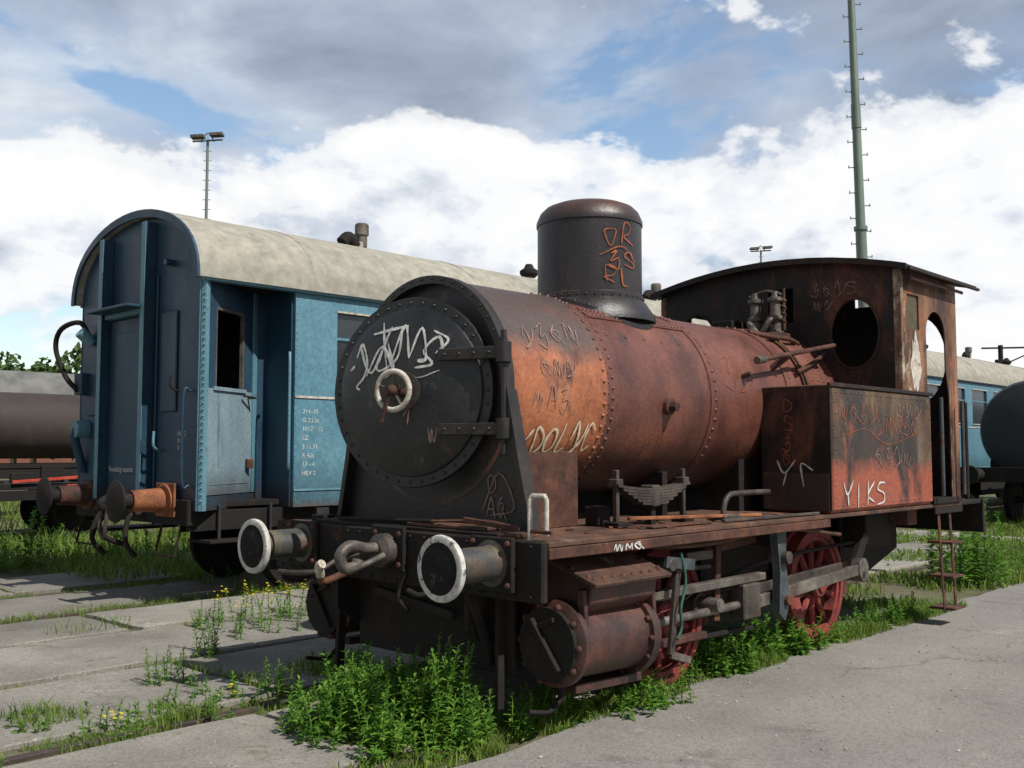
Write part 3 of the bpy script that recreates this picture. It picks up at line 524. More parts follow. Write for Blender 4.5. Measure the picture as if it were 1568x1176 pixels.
for sd,nm in ((1,'near'),(-1,'far')):
    plate('cab_side_'+nm,sideout(2.80) if sd>0 else [(4.95,2.05),(5.48,2.05),(5.48,2.95),(6.1,2.95),(6.1,1.08),(6.2,1.08),(6.2,3.10),(4.95,3.10)],[[(5.08,2.60),(5.33,2.60),(5.33,2.90),(5.08,2.90)]] if sd>0 else [],.012,lambda u,v,w:(u,1.225*sd+w,v),m_cabside)
    box('cab_corner_post_'+nm,4.94,4.99,1.20*sd-.03,1.20*sd+.04,2.05,3.1,m_cabside)
    cyl('cab_handrail_'+nm,(5.60,1.30*sd,1.15),(5.60,1.30*sd,2.02),.018,m_bluegrey,10); cyl('cab_handrail_b_'+nm,(6.1,1.30*sd,1.15),(6.1,1.30*sd,2.0),.018,m_bluegrey,10)
    cyl('cab_handrail_c_'+nm,(6.26,1.27*sd,1.1),(6.26,1.27*sd,2.0),.02,m_dark,10)
    box('cab_sill_'+nm,5.55,6.2,1.16*sd-.06,1.16*sd+.08,1.076,1.13,m_dark)
    for k,s in enumerate((5.72,5.98)): bar('step_stringer_%d_'%k+nm,(s,1.2*sd,1.06),(s,1.24*sd,.12),.012,.05,m_rust)
    for k,h in enumerate((.14,.42,.72)): box('step_tread_%d_'%k+nm,5.72,5.98,min(1.1*sd,1.32*sd),max(1.1*sd,1.32*sd),h,h+.02,m_rust,.003)
box('cab_shade_interior',5.0,6.15,-1.19,1.19,1.08,1.10,m_dark,0)
pp=[(5.24+.10*math.cos(q)*(1+.5*noise.noise(Vector((q*1.7,3,1)))),2.30+.24*math.sin(q)*(1+.5*noise.noise(Vector((q*2.3,7,1))))) for q in [2*math.pi*i/36 for i in range(36)]]
plate('peeled_paint',pp,[],.001,lambda u,v,w:(u,1.2325+w,v),m_offw)
box('cab_window_strip',5.06,5.35,1.20,1.216,2.55,2.95,M('olive_panel',[(.3,(.06,.05,.03)),(.7,(.13,.11,.07))],6,.7),0)
ot=[(-1.29+2.62*i/24,croof(-1.29+2.62*i/24)+.03) for i in range(25)]; it=[(a,b_-.028) for a,b_ in ot]
shell('cab_roof',ot,it,4.86,6.48,m_cab)
shell('cab_roof_front_lip',[(a,b_+.006+.004*noise.noise(Vector((a*7,1,1)))) for a,b_ in ot],[(a,b_-.045) for a,b_ in ot],4.83,4.858,m_cab)
bar('roof_gutter',(4.86,1.34,3.08),(6.5,1.34,3.08),.03,.025,m_cab); bar('roof_patch_edge',(5.0,1.30,3.02),(6.2,1.30,3.02),.012,.03,m_rust)
box('bunker',6.21,6.75,-1.1,.7,1.08,1.65,m_cab,.02); box('rear_beam',6.8,6.85,-1.22,1.22,.76,1.08,m_dark); box('rear_platform',6.25,6.8,-1.2,1.2,1.04,1.075,m_dark)
for sd,nm in ((1,'rear_near'),(-1,'rear_far')):
    lathe('buffer_'+nm,(6.85,.875*sd,.95),(8,.875*sd,.95),[(0,.13),(.03,.10),(.25,.1),(.26,.07),(.36,.07),(.37,.17),(.4,.165)],m_dark,24)
rivets('cab_rivets',[((4.943,t,h),(-1,0,0)) for t in (-1.17,1.17,.45,-.45) for h in [2.1+.09*i for i in range(11)]]+[((4.943,-1.1+.1*i,croof(-1.1+.1*i)-.05),(-1,0,0)) for i in range(23)],.009,m_cab)
strokes('cab_graffiti',word('241S',.42,2.93,.10,1.1)+word('31',.44,2.8,.09,1.1),.009,lambda u,v,w:(4.943-w,u,v),m_pink)
# ================================================================ COACH
def coach(name,s0,s1,tc,detail=True):
    frame(name,(s0+s1)/2,tc)
    rs=s0+1.10; hb=.95; he=3.30
    N=28
    def arc(w,b0,r): return [(tc+w*math.cos(math.pi*i/N),b0+r*math.sin(math.pi*i/N)**.9) for i in range(N+1)]
    shell('roof',arc(1.49,3.28,.87),arc(1.43,3.28,.81),s0-.07,s1+.07,m_roof)
    shell('roof_end_rim',arc(1.50,3.27,.885),arc(1.42,3.27,.80),s0-.10,s0-.072,m_blued)
    for k in (0,1):
        ss=s0 if k==0 else s1-.04
        out=[(tc-1.40,hb),(tc+1.40,hb)]+arc(1.40,3.27,.80)
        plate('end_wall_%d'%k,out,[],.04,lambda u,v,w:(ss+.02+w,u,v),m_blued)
    box('vestibule_ceiling',s0+.05,rs,tc-1.43,tc+1.43,3.282,3.30,m_under,0)
    for sd,nm in ((1,'near'),(-1,'far')):
        T=tc+1.42*sd
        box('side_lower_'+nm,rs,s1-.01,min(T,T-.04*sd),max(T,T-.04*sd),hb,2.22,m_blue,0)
        box('side_upper_'+nm,rs,s1-.01,min(T,T-.04*sd),max(T,T-.04*sd),3.10,he,m_blue,0)
        wn=[]; xs=rs+.55
        while xs+1.0<s1-.5: wn.append((xs,xs+1.05)); xs+=1.55
        edges=[rs]+[q for w_ in wn for q in w_]+[s1-.01]
        for i in range(0,len(edges),2): box('pillar_%s_%d'%(nm,i),edges[i],edges[i+1],min(T,T-.04*sd),max(T,T-.04*sd),2.22,3.10,m_blue,0)
        box('window_glass_'+nm,rs+.5,s1-.5,T-.045*sd-.005,T-.045*sd+.005,2.22,3.10,m_glass,0)
        for i,(a,b_) in enumerate(wn):
            box('window_top_%s_%d'%(nm,i),a,b_,min(T,T+.012*sd)-.006,max(T,T+.012*sd),3.085,3.105,m_offw,0); box('window_sill_%s_%d'%(nm,i),a-.02,b_+.02,min(T,T+.02*sd)-.002,max(T,T+.02*sd),2.20,2.222,m_offw,0)
            box('window_mid_%s_%d'%(nm,i),a,b_,T-.03*sd-.012,T-.03*sd+.012,2.78,2.81,m_bluel,0)
        if sd>0: box('waist_bead_'+nm,rs,s1,T-.002,T+.012,2.115,2.14,m_offw,0); box('waist_bead_b_'+nm,rs,s1,T-.002,T+.012,hb+.17,hb+.19,m_bluel,0)
        box('cantrail_'+nm,s0,s1,T-.05,T+.05,3.255,3.29,m_bluel if sd>0 else m_blued,.003)
        rv=[((rs+.015,T+.001*sd,1.0+.07*i),(0,sd,0)) for i in range(32)]
        if detail: rivets('side_rivets_'+nm,rv,.009,m_blue)
        a=(s0+.03,tc+1.40*sd); b_=(s0+.95,tc+.86*sd); c=(rs,tc+.86*sd); d=(rs,T)
        def lp(f): return (a[0]+(b_[0]-a[0])*f,a[1]+(b_[1]-a[1])*f)
        wseg('door_lower_'+nm,lp(.05),lp(.92),1.10,2.18,.04,m_blueg); wseg('door_upper_'+nm,lp(.05),lp(.92),3.02,3.28,.04,m_blued)
        wseg('door_stile_a_'+nm,lp(.05),lp(.20),2.18,3.02,.04,m_blued); wseg('door_stile_b_'+nm,lp(.74),lp(.92),2.18,3.02,.04,m_blued)
        wseg('door_post_'+nm,lp(-.02),lp(.045),hb,3.28,.08,m_bluel if sd>0 else m_blued); wseg('door_sill_'+nm,lp(0),lp(1.),hb,1.09,.06,m_blued)
        wseg('door_window_sill_'+nm,lp(.16),lp(.78),2.16,2.20,.08,m_blueg)
        wseg('door_window_rim_'+nm,lp(.20),lp(.74),2.99,3.02,.05,m_steel); wseg('door_window_rim_b_'+nm,lp(.20),lp(.215),2.2,3.0,.05,m_steel); wseg('door_window_rim_c_'+nm,lp(.725),lp(.74),2.2,3.0,.05,m_steel)
        wseg('door_jamb_'+nm,lp(.925),b_,1.1,3.28,.07,m_blue)
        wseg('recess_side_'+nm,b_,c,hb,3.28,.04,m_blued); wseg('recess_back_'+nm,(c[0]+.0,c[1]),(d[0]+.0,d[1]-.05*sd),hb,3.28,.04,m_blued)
        if detail and sd>0:
            rivets('door_rivets',[((lp(.02)[0]-.03,lp(.02)[1]+.045,1.05+.065*i),(-.5,1,0)) for i in range(33)],.012,m_bluel)
            wseg('door_panel_bead',lp(.12),lp(.86),1.2,1.215,.05,m_blueg); 
            p=lp(.85); cyl('door_handle',(p[0],p[1]+.03,2.12),(p[0]+.05,p[1]+.12,2.12),.016,m_steel,8); bar('door_handle_bar',(p[0]+.03,p[1]+.11,2.12),(p[0]-.12,p[1]+.13,2.13),.02,.02,m_dark)
            box('door_lock',p[0]-.03,p[0]+.05,p[1]+.02,p[1]+.08,1.36,1.46,m_rust)
            tube('door_handrail',[(c[0]-.06,d[1]-.02,1.4),(c[0]-.1,d[1]+.05,1.45),(c[0]-.1,d[1]+.05,2.5),(c[0]-.06,d[1]-.02,2.55)],.015,m_bluel)
        box('step_board_'+nm,s0+.15,rs-.05,min(tc+.95*sd,tc+1.4*sd),max(tc+.95*sd,tc+1.4*sd),.62,.65,m_under)
        for k,q in enumerate((s0+.3,rs-.2)): bar('step_iron_%d_'%k+nm,(q,tc+1.3*sd,.65),(q,tc+1.3*sd,1.0),.03,.03,m_blued)
        box('solebar_'+nm,s0,s1,tc+1.22*sd-.04,tc+1.22*sd+.04,.74,.945,m_under)
        if detail and sd>0:
            k=0; x=rs+.3
            while x<s1-.5:
                box('side_plate_%d'%k,x,x+.16,T-.03,T+.012,.79,.93,m_blued,.004); x+=random.choice((.35,.45,.7)); k+=1
            box('number_plate',rs+.62,rs+.98,T+.014,T+.018,.80,.92,m_white,0); text('number_text','172',.13,lambda u,v,w:(rs+.68+u,T+.020,.815+v),m_dark)
            for j,tx in enumerate(('2+1-10','G 23,5t','1017   12','EZ','3.11.91','R 42t','17 - 4','HEV 2')): text('data_text_%d'%j,tx,.07,lambda u,v,w:(rs+.10+u,T+.003,1.95-.095*j+v),m_white)
    box('floor',s0+.05,s1-.05,tc-1.2,tc+1.2,.97,1.03,m_under)
    box('bulkhead',rs,rs+.03,tc-1.36,tc+1.36,1.04,3.27,m_dim,0)
    if detail:
        for k,t in enumerate((tc-.62,tc+.40)):
            ht=3.27+.80*math.sin(math.acos(min(1,abs(t-tc)/1.4)))-.05
            box('end_pillar_%d'%k,s0-.13,s0-.002,t-.035,t+.035,1.0,ht,m_blued,.006)
            box('end_pillar_face_%d'%k,s0-.136,s0-.131,t-.045,t+.045,1.02,ht,m_bluel,0)
        box('gangway_header',s0-.10,s0-.01,tc-.575,tc+.355,3.02,3.07,m_bluel,.005); box('gangway_door',s0-.03,s0-.004,tc-.55,tc+.33,1.05,3.0,m_blued,.01)
        box('gangway_door_inner',s0-.04,s0-.031,tc-.40,tc+.2,1.3,2.85,m_blued,.004)
        box('gangway_shelf',s0-.30,s0-.03,tc-.60,tc+.38,3.07,3.10,m_blued,.005)
        box('end_panel',s0-.025,s0-.003,tc+.62,tc+.95,1.95,3.0,m_blued,.015); box('end_panel_l',s0-.025,s0-.003,tc-1.15,tc-.85,1.95,3.0,m_blued,.015)
        cyl('lamp_knob',(s0-.10,tc+.82,3.50),(s0,tc+.82,3.50),.035,m_blued,12); tube('lamp_knob_hook',[(s0-.02,tc+1.0,2.15),(s0-.1,tc+1.0,2.2),(s0-.1,tc+1.0,2.3)],.012,m_dark)
        tube('end_hook_rail',[(s0-.02,tc+.62,1.55),(s0-.1,tc+.66,1.6),(s0-.1,tc+.66,1.75)],.014,m_bluel)
        tube('conduit',[(s0-.02,tc+.52,1.1),(s0-.02,tc+.52,3.4)],.012,m_blued,6,False)
        tube('jumper_hose',[(s0-.05,tc-1.05,2.85),(s0-.15,tc-1.1,3.03),(s0-.25,tc-1.38,2.97),(s0-.26,tc-1.5,2.75),(s0-.2,tc-1.35,2.42),(s0-.12,tc-1.2,2.25)],.03,m_dark,10)
        cyl('jumper_socket',(s0-.03,tc-1.05,2.80),(s0-.17,tc-1.05,2.92),.07,m_bluel,16); box('jumper_box',s0-.12,s0-.0,tc-1.3,tc-1.1,2.2,2.45,m_blued,.01)
        tube('vent_pipe',[(s0-.02,tc-1.2,1.3),(s0-.08,tc-1.2,1.5),(s0-.14,tc-1.2,1.72),(s0-.08,tc-1.2,1.85),(s0-.02,tc-1.2,1.85)],.05,m_blued,12)
        cyl('end_lamp',(s0-.16,tc-1.15,1.80),(s0-.01,tc-1.15,1.80),.10,m_bluel,20)
        text('owner_text','Feneditzig rasperen',.085,lambda u,v,w:(s0-.043,tc-.48+u*.85,1.32+v),m_white)
        text('end_text','Hz 12\nKrp\n0',.07,lambda u,v,w:(s0-.004,tc+.98+u,1.7+v),m_white)
        tube('end_handrail',[(s0-.02,tc+1.25,1.2),(s0-.09,tc+1.25,1.25),(s0-.09,tc+1.25,2.1),(s0-.02,tc+1.25,2.15)],.014,m_blued)
        rivets('end_rivets',[((s0-.003,tc+1.37,1.0+.075*i),(-1,0,0)) for i in range(31)],.01,m_blued)
    box('headstock',s0-.05,s0+.05,tc-1.3,tc+1.3,.80,1.06,m_under,.01)
    for sd,nm in ((1,'near'),(-1,'far')):
        t=tc+.875*sd
        lathe('buffer_head_'+nm,(s0-.63,t,1.05),(s0,t,1.05),[(0,.02),(.006,.1),(.02,.17),(.035,.205),(.055,.205),(.06,.08),(.2,.075)],m_under if sd<0 else m_dark,40)
        lathe('buffer_sleeve_'+nm,(s0-.44,t,1.05),(s0,t,1.05),[(0,.08),(.0,.105),(.1,.11),(.32,.125),(.34,.16),(.39,.16)],m_rusto if sd>0 else m_rust,32)
        box('buffer_base_'+nm,s0-.075,s0-.05,t-.19,t+.19,.88,1.22,m_rusto if sd>0 else m_rust,.006)
    tube('coupling_hook',[(s0-.05,tc,1.05),(s0-.25,tc,1.05),(s0-.34,tc,1.0),(s0-.30,tc,.94),(s0-.2,tc,.95)],.04,m_dark,10)
    tube('coupling_shackle',[(s0-.28,tc-.05,1.0),(s0-.32,tc-.07,.75),(s0-.30,tc,.62),(s0-.32,tc+.07,.75),(s0-.28,tc+.05,1.0)],.022,m_sprg)
    tube('screw_coupling',[(s0-.3,tc,.64),(s0-.22,tc,.60),(s0-.1,tc,.55)],.03,m_dark); tube('brake_hose_a',[(s0-.05,tc+.35,.9),(s0-.2,tc+.35,.85),(s0-.24,tc+.38,.6),(s0-.15,tc+.42,.45)],.028,m_dark); tube('brake_hose_b',[(s0-.05,tc-.35,.9),(s0-.2,tc-.35,.85),(s0-.26,tc-.38,.6),(s0-.1,tc-.42,.42)],.028,m_dark)
    tube('steps_end',[(s0-.02,tc+1.15,.85),(s0-.1,tc+1.15,.5),(s0-.1,tc+.75,.5),(s0-.02,tc+.75,.85)],.014,m_dark,6,False)
    tube('steps_end_b',[(s0-.02,tc-1.15,.85),(s0-.1,tc-1.15,.5),(s0-.1,tc-.75,.5),(s0-.02,tc-.75,.85)],.014,m_dark,6,False)
    for k,s in enumerate((s0+1.6,s0+4.1,s1-4.1,s1-1.6)):
        for sd in (-1,1):
            lathe('wheel_%d_%d'%(k,sd),(s,tc+.70*sd,.47),(s,tc+2*sd,.47),[(0,.2),(0,.49),(.03,.49),(.035,.47),(.13,.465),(.13,.40),(.09,.38),(.09,.12),(.16,.1),(.16,.02)],m_under,36)
            box('axlebox_%d_%d'%(k,sd),s-.14,s+.14,tc+1.0*sd-.1,tc+1.0*sd+.1,.36,.62,m_under,.02)
        cyl('axle_%d'%k,(s,tc-.9,.47),(s,tc+.9,.47),.07,m_under,12)
    for k,s in enumerate((s0+2.85,s1-2.85)):
        for sd in (-1,1): box('bogie_frame_%d_%d'%(k,sd),s-1.75,s+1.75,tc+1.0*sd-.03,tc+1.0*sd+.03,.55,.74,m_under,.01)
        box('bogie_bolster_%d'%k,s-.3,s+.3,tc-1.0,tc+1.0,.45,.75,m_under)
    box('battery_box',(s0+s1)/2-1,(s0+s1)/2+1,tc+.7,tc+1.25,.4,.74,m_under,.02)
    for k,s in enumerate([s0+2.75+3.2*i for i in range(int((s1-s0-4)/3.2)+1)]):
        zz=4.10; tt=tc+.35
        cyl('roof_vent_base_%d'%k,(s,tt,zz-.05),(s,tt,zz+.10),.07,m_roof,14); 
        if k%2==0: tube('roof_vent_elbow_%d'%k,[(s-.05,tt,zz+.04),(s-.16,tt,zz+.14),(s-.26,tt,zz+.06)],.08,m_under,12); lathe('roof_vent_cowl_%d'%k,(s+.05,tt,zz+.05),(s+.05,tt,6),[(0,.07),(.14,.07),(.15,.09),(.28,.09),(.3,.07)],m_steel,16)
        else: lathe('roof_vent_cowl_%d'%k,(s,tt,zz+.05),(s,tt,6),[(0,.1),(.05,.14),(.1,.14),(.14,.08),(.2,.05)],m_under,16)
    for k in range(int((s1-s0)/2.6)):
        s=s0+1.3+2.6*k; shell('roof_seam_%d'%k,arc(1.492,3.282,.874),arc(1.488,3.28,.868),s,s+.025,m_roof)
TC=-5.83
coach('railway_coach',1.60,15.2,TC,True)
coach('railway_coach.001',16.5,33.,TC,False)
# ================================================================ TANK WAGONS
def tankw(name,s0,s1,tc,r,hc,mat,red=False,walk=True):
    frame(name,(s0+s1)/2,tc); l=s1-s0
    lathe('tank_shell',(s0,tc,hc),(s1,tc,hc),[(0,.02),(.02,r*.4),(.08,r*.75),(.18,r*.94),(.3,r),(l*.33,r),(l*.33+.01,r+.012),(l*.33+.1,r+.012),(l*.33+.11,r),(l*.66,r),(l*.66+.01,r+.012),(l*.66+.1,r+.012),(l*.66+.11,r),(l-.3,r),(l-.18,r*.94),(l-.08,r*.75),(l-.02,r*.4),(l,.02)],mat,56,30)
    for sd in (-1,1): box('solebar_%d'%sd,s0-.3,s1+.3,tc+.95*sd-.05,tc+.95*sd+.05,.92,1.12,m_under)
    box('headstock_a',s0-.38,s0-.3,tc-1.25,tc+1.25,.9,1.2,m_under); box('headstock_b',s1+.3,s1+.38,tc-1.25,tc+1.25,.9,1.2,m_under)
    for k,s in enumerate((s0+.5,s0+l*.35,s0+l*.65,s1-.5)): box('saddle_%d'%k,s-.08,s+.08,tc-.9,tc+.9,1.1,hc-r*.6,m_under)
    for k,s in enumerate((s0+1.4,s0+3.2,s1-3.2,s1-1.4)):
        for sd in (-1,1): lathe('wheel_%d_%d'%(k,sd),(s,tc+.7*sd,.47),(s,tc+2*sd,.47),[(0,.2),(0,.49),(.03,.47),(.13,.465),(.13,.4),(.09,.38),(.09,.1)],m_under,30)
        cyl('axle_%d'%k,(s,tc-.9,.47),(s,tc+.9,.47),.07,m_under,12)
    for sd in (-1,1):
        for e,sg in ((s0-.38,-1),(s1+.38,1)): lathe('buffer_%d_%d'%(sd,sg),(e,tc+.875*sd,1.05),(e+sg,tc+.875*sd,1.05),[(0,.13),(.3,.1),(.31,.07),(.5,.07),(.51,.2),(.55,.19)],m_under,20)
    cyl('dome',((s0+s1)/2,tc,hc+r-.05),((s0+s1)/2,tc,hc+r+.22),.35,mat,28)
    if walk: box('walkway',s0+.5,s1-.5,tc-.2,tc+.2,hc+r+.02,hc+r+.05,m_under)
    tube('ladder_rail_a',[((s0+s1)/2-.2,tc+r*.55,hc+r*.85),((s0+s1)/2-.2,tc+r+.05,hc),((s0+s1)/2-.2,tc+1.1,1.0)],.02,m_steel); tube('ladder_rail_b',[((s0+s1)/2+.2,tc+r*.55,hc+r*.85),((s0+s1)/2+.2,tc+r+.05,hc),((s0+s1)/2+.2,tc+1.1,1.0)],.02,m_steel)
tankw('tank_wagon',-6,10.5,-20.2,.78,2.14,m_tk1,True,False)
tankw('tank_wagon.001',19.0,30,-2.0,1.05,1.98,m_tk2)
tankw('tank_wagon.002',-16,14,-31.,1.15,3.1,m_tk3,False,False)
frame('flat_wagon',1.5,-14.5)
box('deck',-4,6.,-15.8,-13.2,.88,.98,m_under); box('solebar',-4,6,-13.25,-13.17,.70,.87,m_under)
for i in range(7): box('side_rail_%d'%i,1.0+.5*i,1.4+.5*i,-13.3,-13.22,1.0,1.05+.12*(i%3),m_under,.01)
bar('red_rail',(3.0,-13.15,1.02),(4.4,-13.15,1.10),.04,.05,m_signalred); bar('red_rail_b',(3.9,-13.12,.94),(5.,-13.12,.94),.04,.04,m_signalred)
for k,s in enumerate((-2.5,4.4)):
    for sd in (-1,1): lathe('wheel_%d_%d'%(k,sd),(s,-14.5+.7*sd,.47),(s,-14.5+2*sd,.47),[(0,.2),(0,.49),(.03,.47),(.13,.465),(.13,.4),(.09,.38),(.09,.1)],m_under,30)
for k,s in enumerate((-3.9,5.95)):
    for sd in (-1,1): cyl('stake_%d_%d'%(k,sd),(s,-14.5+1.2*sd,.9),(s,-14.5+1.2*sd,1.9),.03,m_blued,8)
# ================================================================ MASTS
def wframe(name,loc):
    e=D.objects.new(name,None); COL.objects.link(e); e.location=loc; cur[0]=e; return e
_L=L
def Lw(s,t,h): return Vector((s,t,h))
def use_world(): 
    global L; L=Lw
def use_rail():
    global L; L=_L
use_world()
md=36.; mx=.3565*md
wframe('radio_mast',(mx,md,0))
top=-.50; H=27
def mp(h): return (top*h/H,0,h)
lathe('mast_tube',mp(0),mp(H),[(0,.24),(4,.215),(9.5,.19),(9.52,.24),(9.66,.24),(9.68,.17),(18,.13),(H,.09)],m_pole,20)
for i in range(52):
    h=1.5+i*.47; sg=1 if i%2 else -1; p=mp(h); rr=.21-.0045*h
    cyl('peg_%d'%i,(p[0]+sg*rr*.7,0,h),(p[0]+sg*(rr+.19),-.02,h),.02,m_pole,6); cyl('peg_tip_%d'%i,(p[0]+sg*(rr+.19),-.02,h-.04),(p[0]+sg*(rr+.19),-.02,h+.07),.02,m_pole,6)
lathe('mast_band',mp(13.3),mp(14),[(0,.17),(.0,.175),(.9,.165),(.9,.16)],m_pole,20)
def lamp(nm,X,d,h,sc):
    wframe(nm,(X*d,d,0))
    lathe('pole',(0,0,0),(0,0,h),[(0,.16*sc),(h*.6,.12*sc),(h*.6+.01,.09*sc),(h,.07*sc)],m_pole,12)
    for k in range(14): cyl('rung_%d'%k,(-.22*sc,0,h-.6-.55*k),(.22*sc,0,h-.6-.55*k),.02,m_pole,5)
    cyl('crossarm',(-.8*sc,0,h-.05),(.8*sc,0,h+.05),.05*sc,m_pole,8)
    for k,x in enumerate((-.50,.50)):
        bar('floodlight_%d'%k,(x*sc-.34*sc,-.1,h+.15*sc+.12*k),(x*sc+.34*sc,-.1,h+.19*sc+.12*k),.5*sc,.15*sc,m_steel)
    tube('cage',[(-.35*sc,0,h-.1),(0,0,h+.42*sc),(.35*sc,0,h-.05)],.03*sc,m_pole)
    for k in range(3): cyl('cage_bar_%d'%k,(-.3*sc+.3*k*sc,0,h-.05),(-.15*sc+.15*k*sc,0,h+.36*sc),.02*sc,m_pole,5)
lamp('floodlight_mast',-.3085,55,18.8,1.05)
lamp('floodlight_mast.001',.2505,100,21.6,1.3)
wframe('signal_mast',(.4885*48,48,0))
cyl('post',(0,0,0),(0,0,6.6),.11,m_dark,12); bar('arm',(-.9,0,6.45),(1.9,0,6.5),.08,.08,m_dark); bar('arm_b',(0,0,5.6),(1.8,0,6.4),.06,.06,m_dark); bar('arm_c',(0,0,5.1),(1.5,0,4.6),.05,.05,m_dark); box('signal_head',-.25,.25,-.2,.1,4.9,5.9,m_dark)
for k,(X,d) in enumerate(((-.462,95),(-.435,105),(-.50,110))):
    wframe('brick_house' if k==0 else 'brick_house.%03d'%k,(X*d,d,0))
    box('walls',-4.5,4.5,-4,4,0,5.2,m_brick,0)
    v=[Vector(p) for p in ((-4.8,-4.3,5.1),(4.8,-4.3,5.1),(4.8,4.3,5.1),(-4.8,4.3,5.1),(-4.8,0,7.8),(4.8,0,7.8))]
    mk('roof',v,[(0,1,5,4),(2,3,4,5),(0,3,4),(1,2,5),(0,1,2,3)],m_tile,False)
    for j in range(4): box('window_%d'%j,-3.6+2.1*j,-2.5+2.1*j,-4.05,-3.98,1.2+2.4*(j%2),2.6+2.4*(j%2),m_offw,0)
use_rail()
# ================================================================ GROUND
def world_mesh(name,verts,faces,mat,smooth=False,recalc=False):
    return mk(name,verts,faces,mat,smooth,par=None,recalc=recalc)
def gmat(name,stops,scale,cr_scale,cr_w,crcol,over=(),bsc=90,island=0,bump=.5,crk=.5):
    m=M(name,stops,scale,.9,over=over,bump=bump,bscale=bsc,spec=.2,island=island)
    nt=m.node_tree; b=[n for n in nt.nodes if n.type=='BSDF_PRINCIPLED'][0]
    src=b.inputs['Base Color'].links[0].from_socket
    tc=nd(nt,'ShaderNodeTexCoord').outputs['Object']
    dn=nd(nt,'ShaderNodeTexNoise'); dn.inputs['Scale'].default_value=1.3; dn.inputs['Detail'].default_value=8; nt.links.new(tc,dn.inputs['Vector'])
    vm=nd(nt,'ShaderNodeVectorMath',operation='MULTIPLY_ADD'); nt.links.new(dn.outputs['Color'],vm.inputs[0]); vm.inputs[1].default_value=(1.6,1.6,0); nt.links.new(tc,vm.inputs[2])
    vo=nd(nt,'ShaderNodeTexVoronoi',feature='DISTANCE_TO_EDGE'); vo.inputs['Scale'].default_value=cr_scale; nt.links.new(vm.outputs[0],vo.inputs['Vector'])
    mk_=ramp(nt,vo.outputs['Distance'],[(0,1.),(cr_w,0.)])
    gate=ramp(nt,nz(nt,tc,.45,3,.5),[(.48,0.),(.56,1.)])
    c=mixc(nt,math_(nt,'MULTIPLY',math_(nt,'MULTIPLY',mk_,gate),crk),src,crcol)
    v2=nd(nt,'ShaderNodeTexVoronoi'); v2.inputs['Scale'].default_value=70; nt.links.new(tc,v2.inputs['Vector'])
    sp=ramp(nt,v2.outputs['Color'],[(.05,.72),(.5,1.),(.93,1.1),(.97,1.8)])
    c=mixc(nt,.9,c,sp,'MULTIPLY')
    big=nz(nt,mapg(nt,tc,(1,1,1),(4,9,0)),.28,6,.6,.4); c=mixc(nt,1.,c,ramp(nt,big,[(.35,.82),(.5,1.),(.65,1.14)]),'MULTIPLY')
    nt.links.new(c,b.inputs['Base Color']); return m
m_asph=gmat('old_asphalt',[(.3,(.20,.186,.172)),(.5,(.255,.24,.221)),(.7,(.305,.288,.264))],.55,.30,.003,(.08,.07,.06),over=[((.35,.33,.30),1.1,.60,.1,1),((.15,.137,.125),.8,.58,.10,1),((.18,.17,.11),2.5,.69,.06,1),((.40,.38,.34),16,.65,.05,1),((.13,.12,.11),7,.67,.05,1)])
m_conc=gmat('concrete_slabs',[(.3,(.20,.187,.163)),(.5,(.275,.257,.228)),(.7,(.345,.325,.29))],1.1,.5,.005,(.11,.10,.075),over=[((.15,.15,.095),2.2,.58,.1,1),((.38,.36,.33),3,.64,.08,1),((.12,.11,.09),5,.65,.06,1)],island=.16)
m_soil=gmat('ground_soil',[(.3,(.085,.078,.045)),(.5,(.13,.12,.07)),(.7,(.19,.175,.12))],.5,.9,.01,(.05,.04,.03),over=[((.08,.12,.035),.7,.5,.12,1),((.26,.245,.22),1.3,.60,.08,1)])
G=600
world_mesh('ground',[(-G,-G,-.035),(G,-G,-.035),(G,G,-.035),(-G,G,-.035)],[(0,1,2,3)],m_soil)
def edge(s): return .93-.022*max(0,s)+.10*noise.noise(Vector((s*.8,1.3,0)))+.05*noise.noise(Vector((s*3.1,7.3,0)))
vs=[];fs=[]; S=[-14+i*.15 for i in range(500)]
for s in S:
    e=edge(s)
    for tt,h in ((e,-.04),(e+.012,-.006),(e+.1,0),(9,0),(40,0)): vs.append(W(s,tt,h))
for i in range(len(S)-1):
    for j in range(4): fs.append((i*5+j,i*5+j+1,(i+1)*5+j+1,(i+1)*5+j))
world_mesh('asphalt_pavement',vs,fs,m_asph,True,True)
vs=[];fs=[]
for i in range(1500):
    s=random.uniform(-3,12); t=random.uniform(.95,5) if random.random()<.6 else random.uniform(-5,.9)
    p=W(s,t,.0); r=random.choice((.004,.006,.009,.012))*random.uniform(.7,1.3); n=len(vs)
    for dx,dy,dz in ((1,0,.2),(0,1,.3),(-1,0,.2),(0,-1,.25),(0,0,.9),(0,0,-.3)): vs.append((p.x+dx*r*random.uniform(.7,1.2),p.y+dy*r*random.uniform(.7,1.2),p.z+dz*r))
    for a in range(4): fs.append((n+a,n+(a+1)%4,n+4)); fs.append((n+a,n+(a+1)%4,n+5))
world_mesh('loose_gravel',vs,fs,M('gravel',[(.3,(.2,.19,.17)),(.7,(.4,.38,.34))],9,.9,island=.5),False,True)
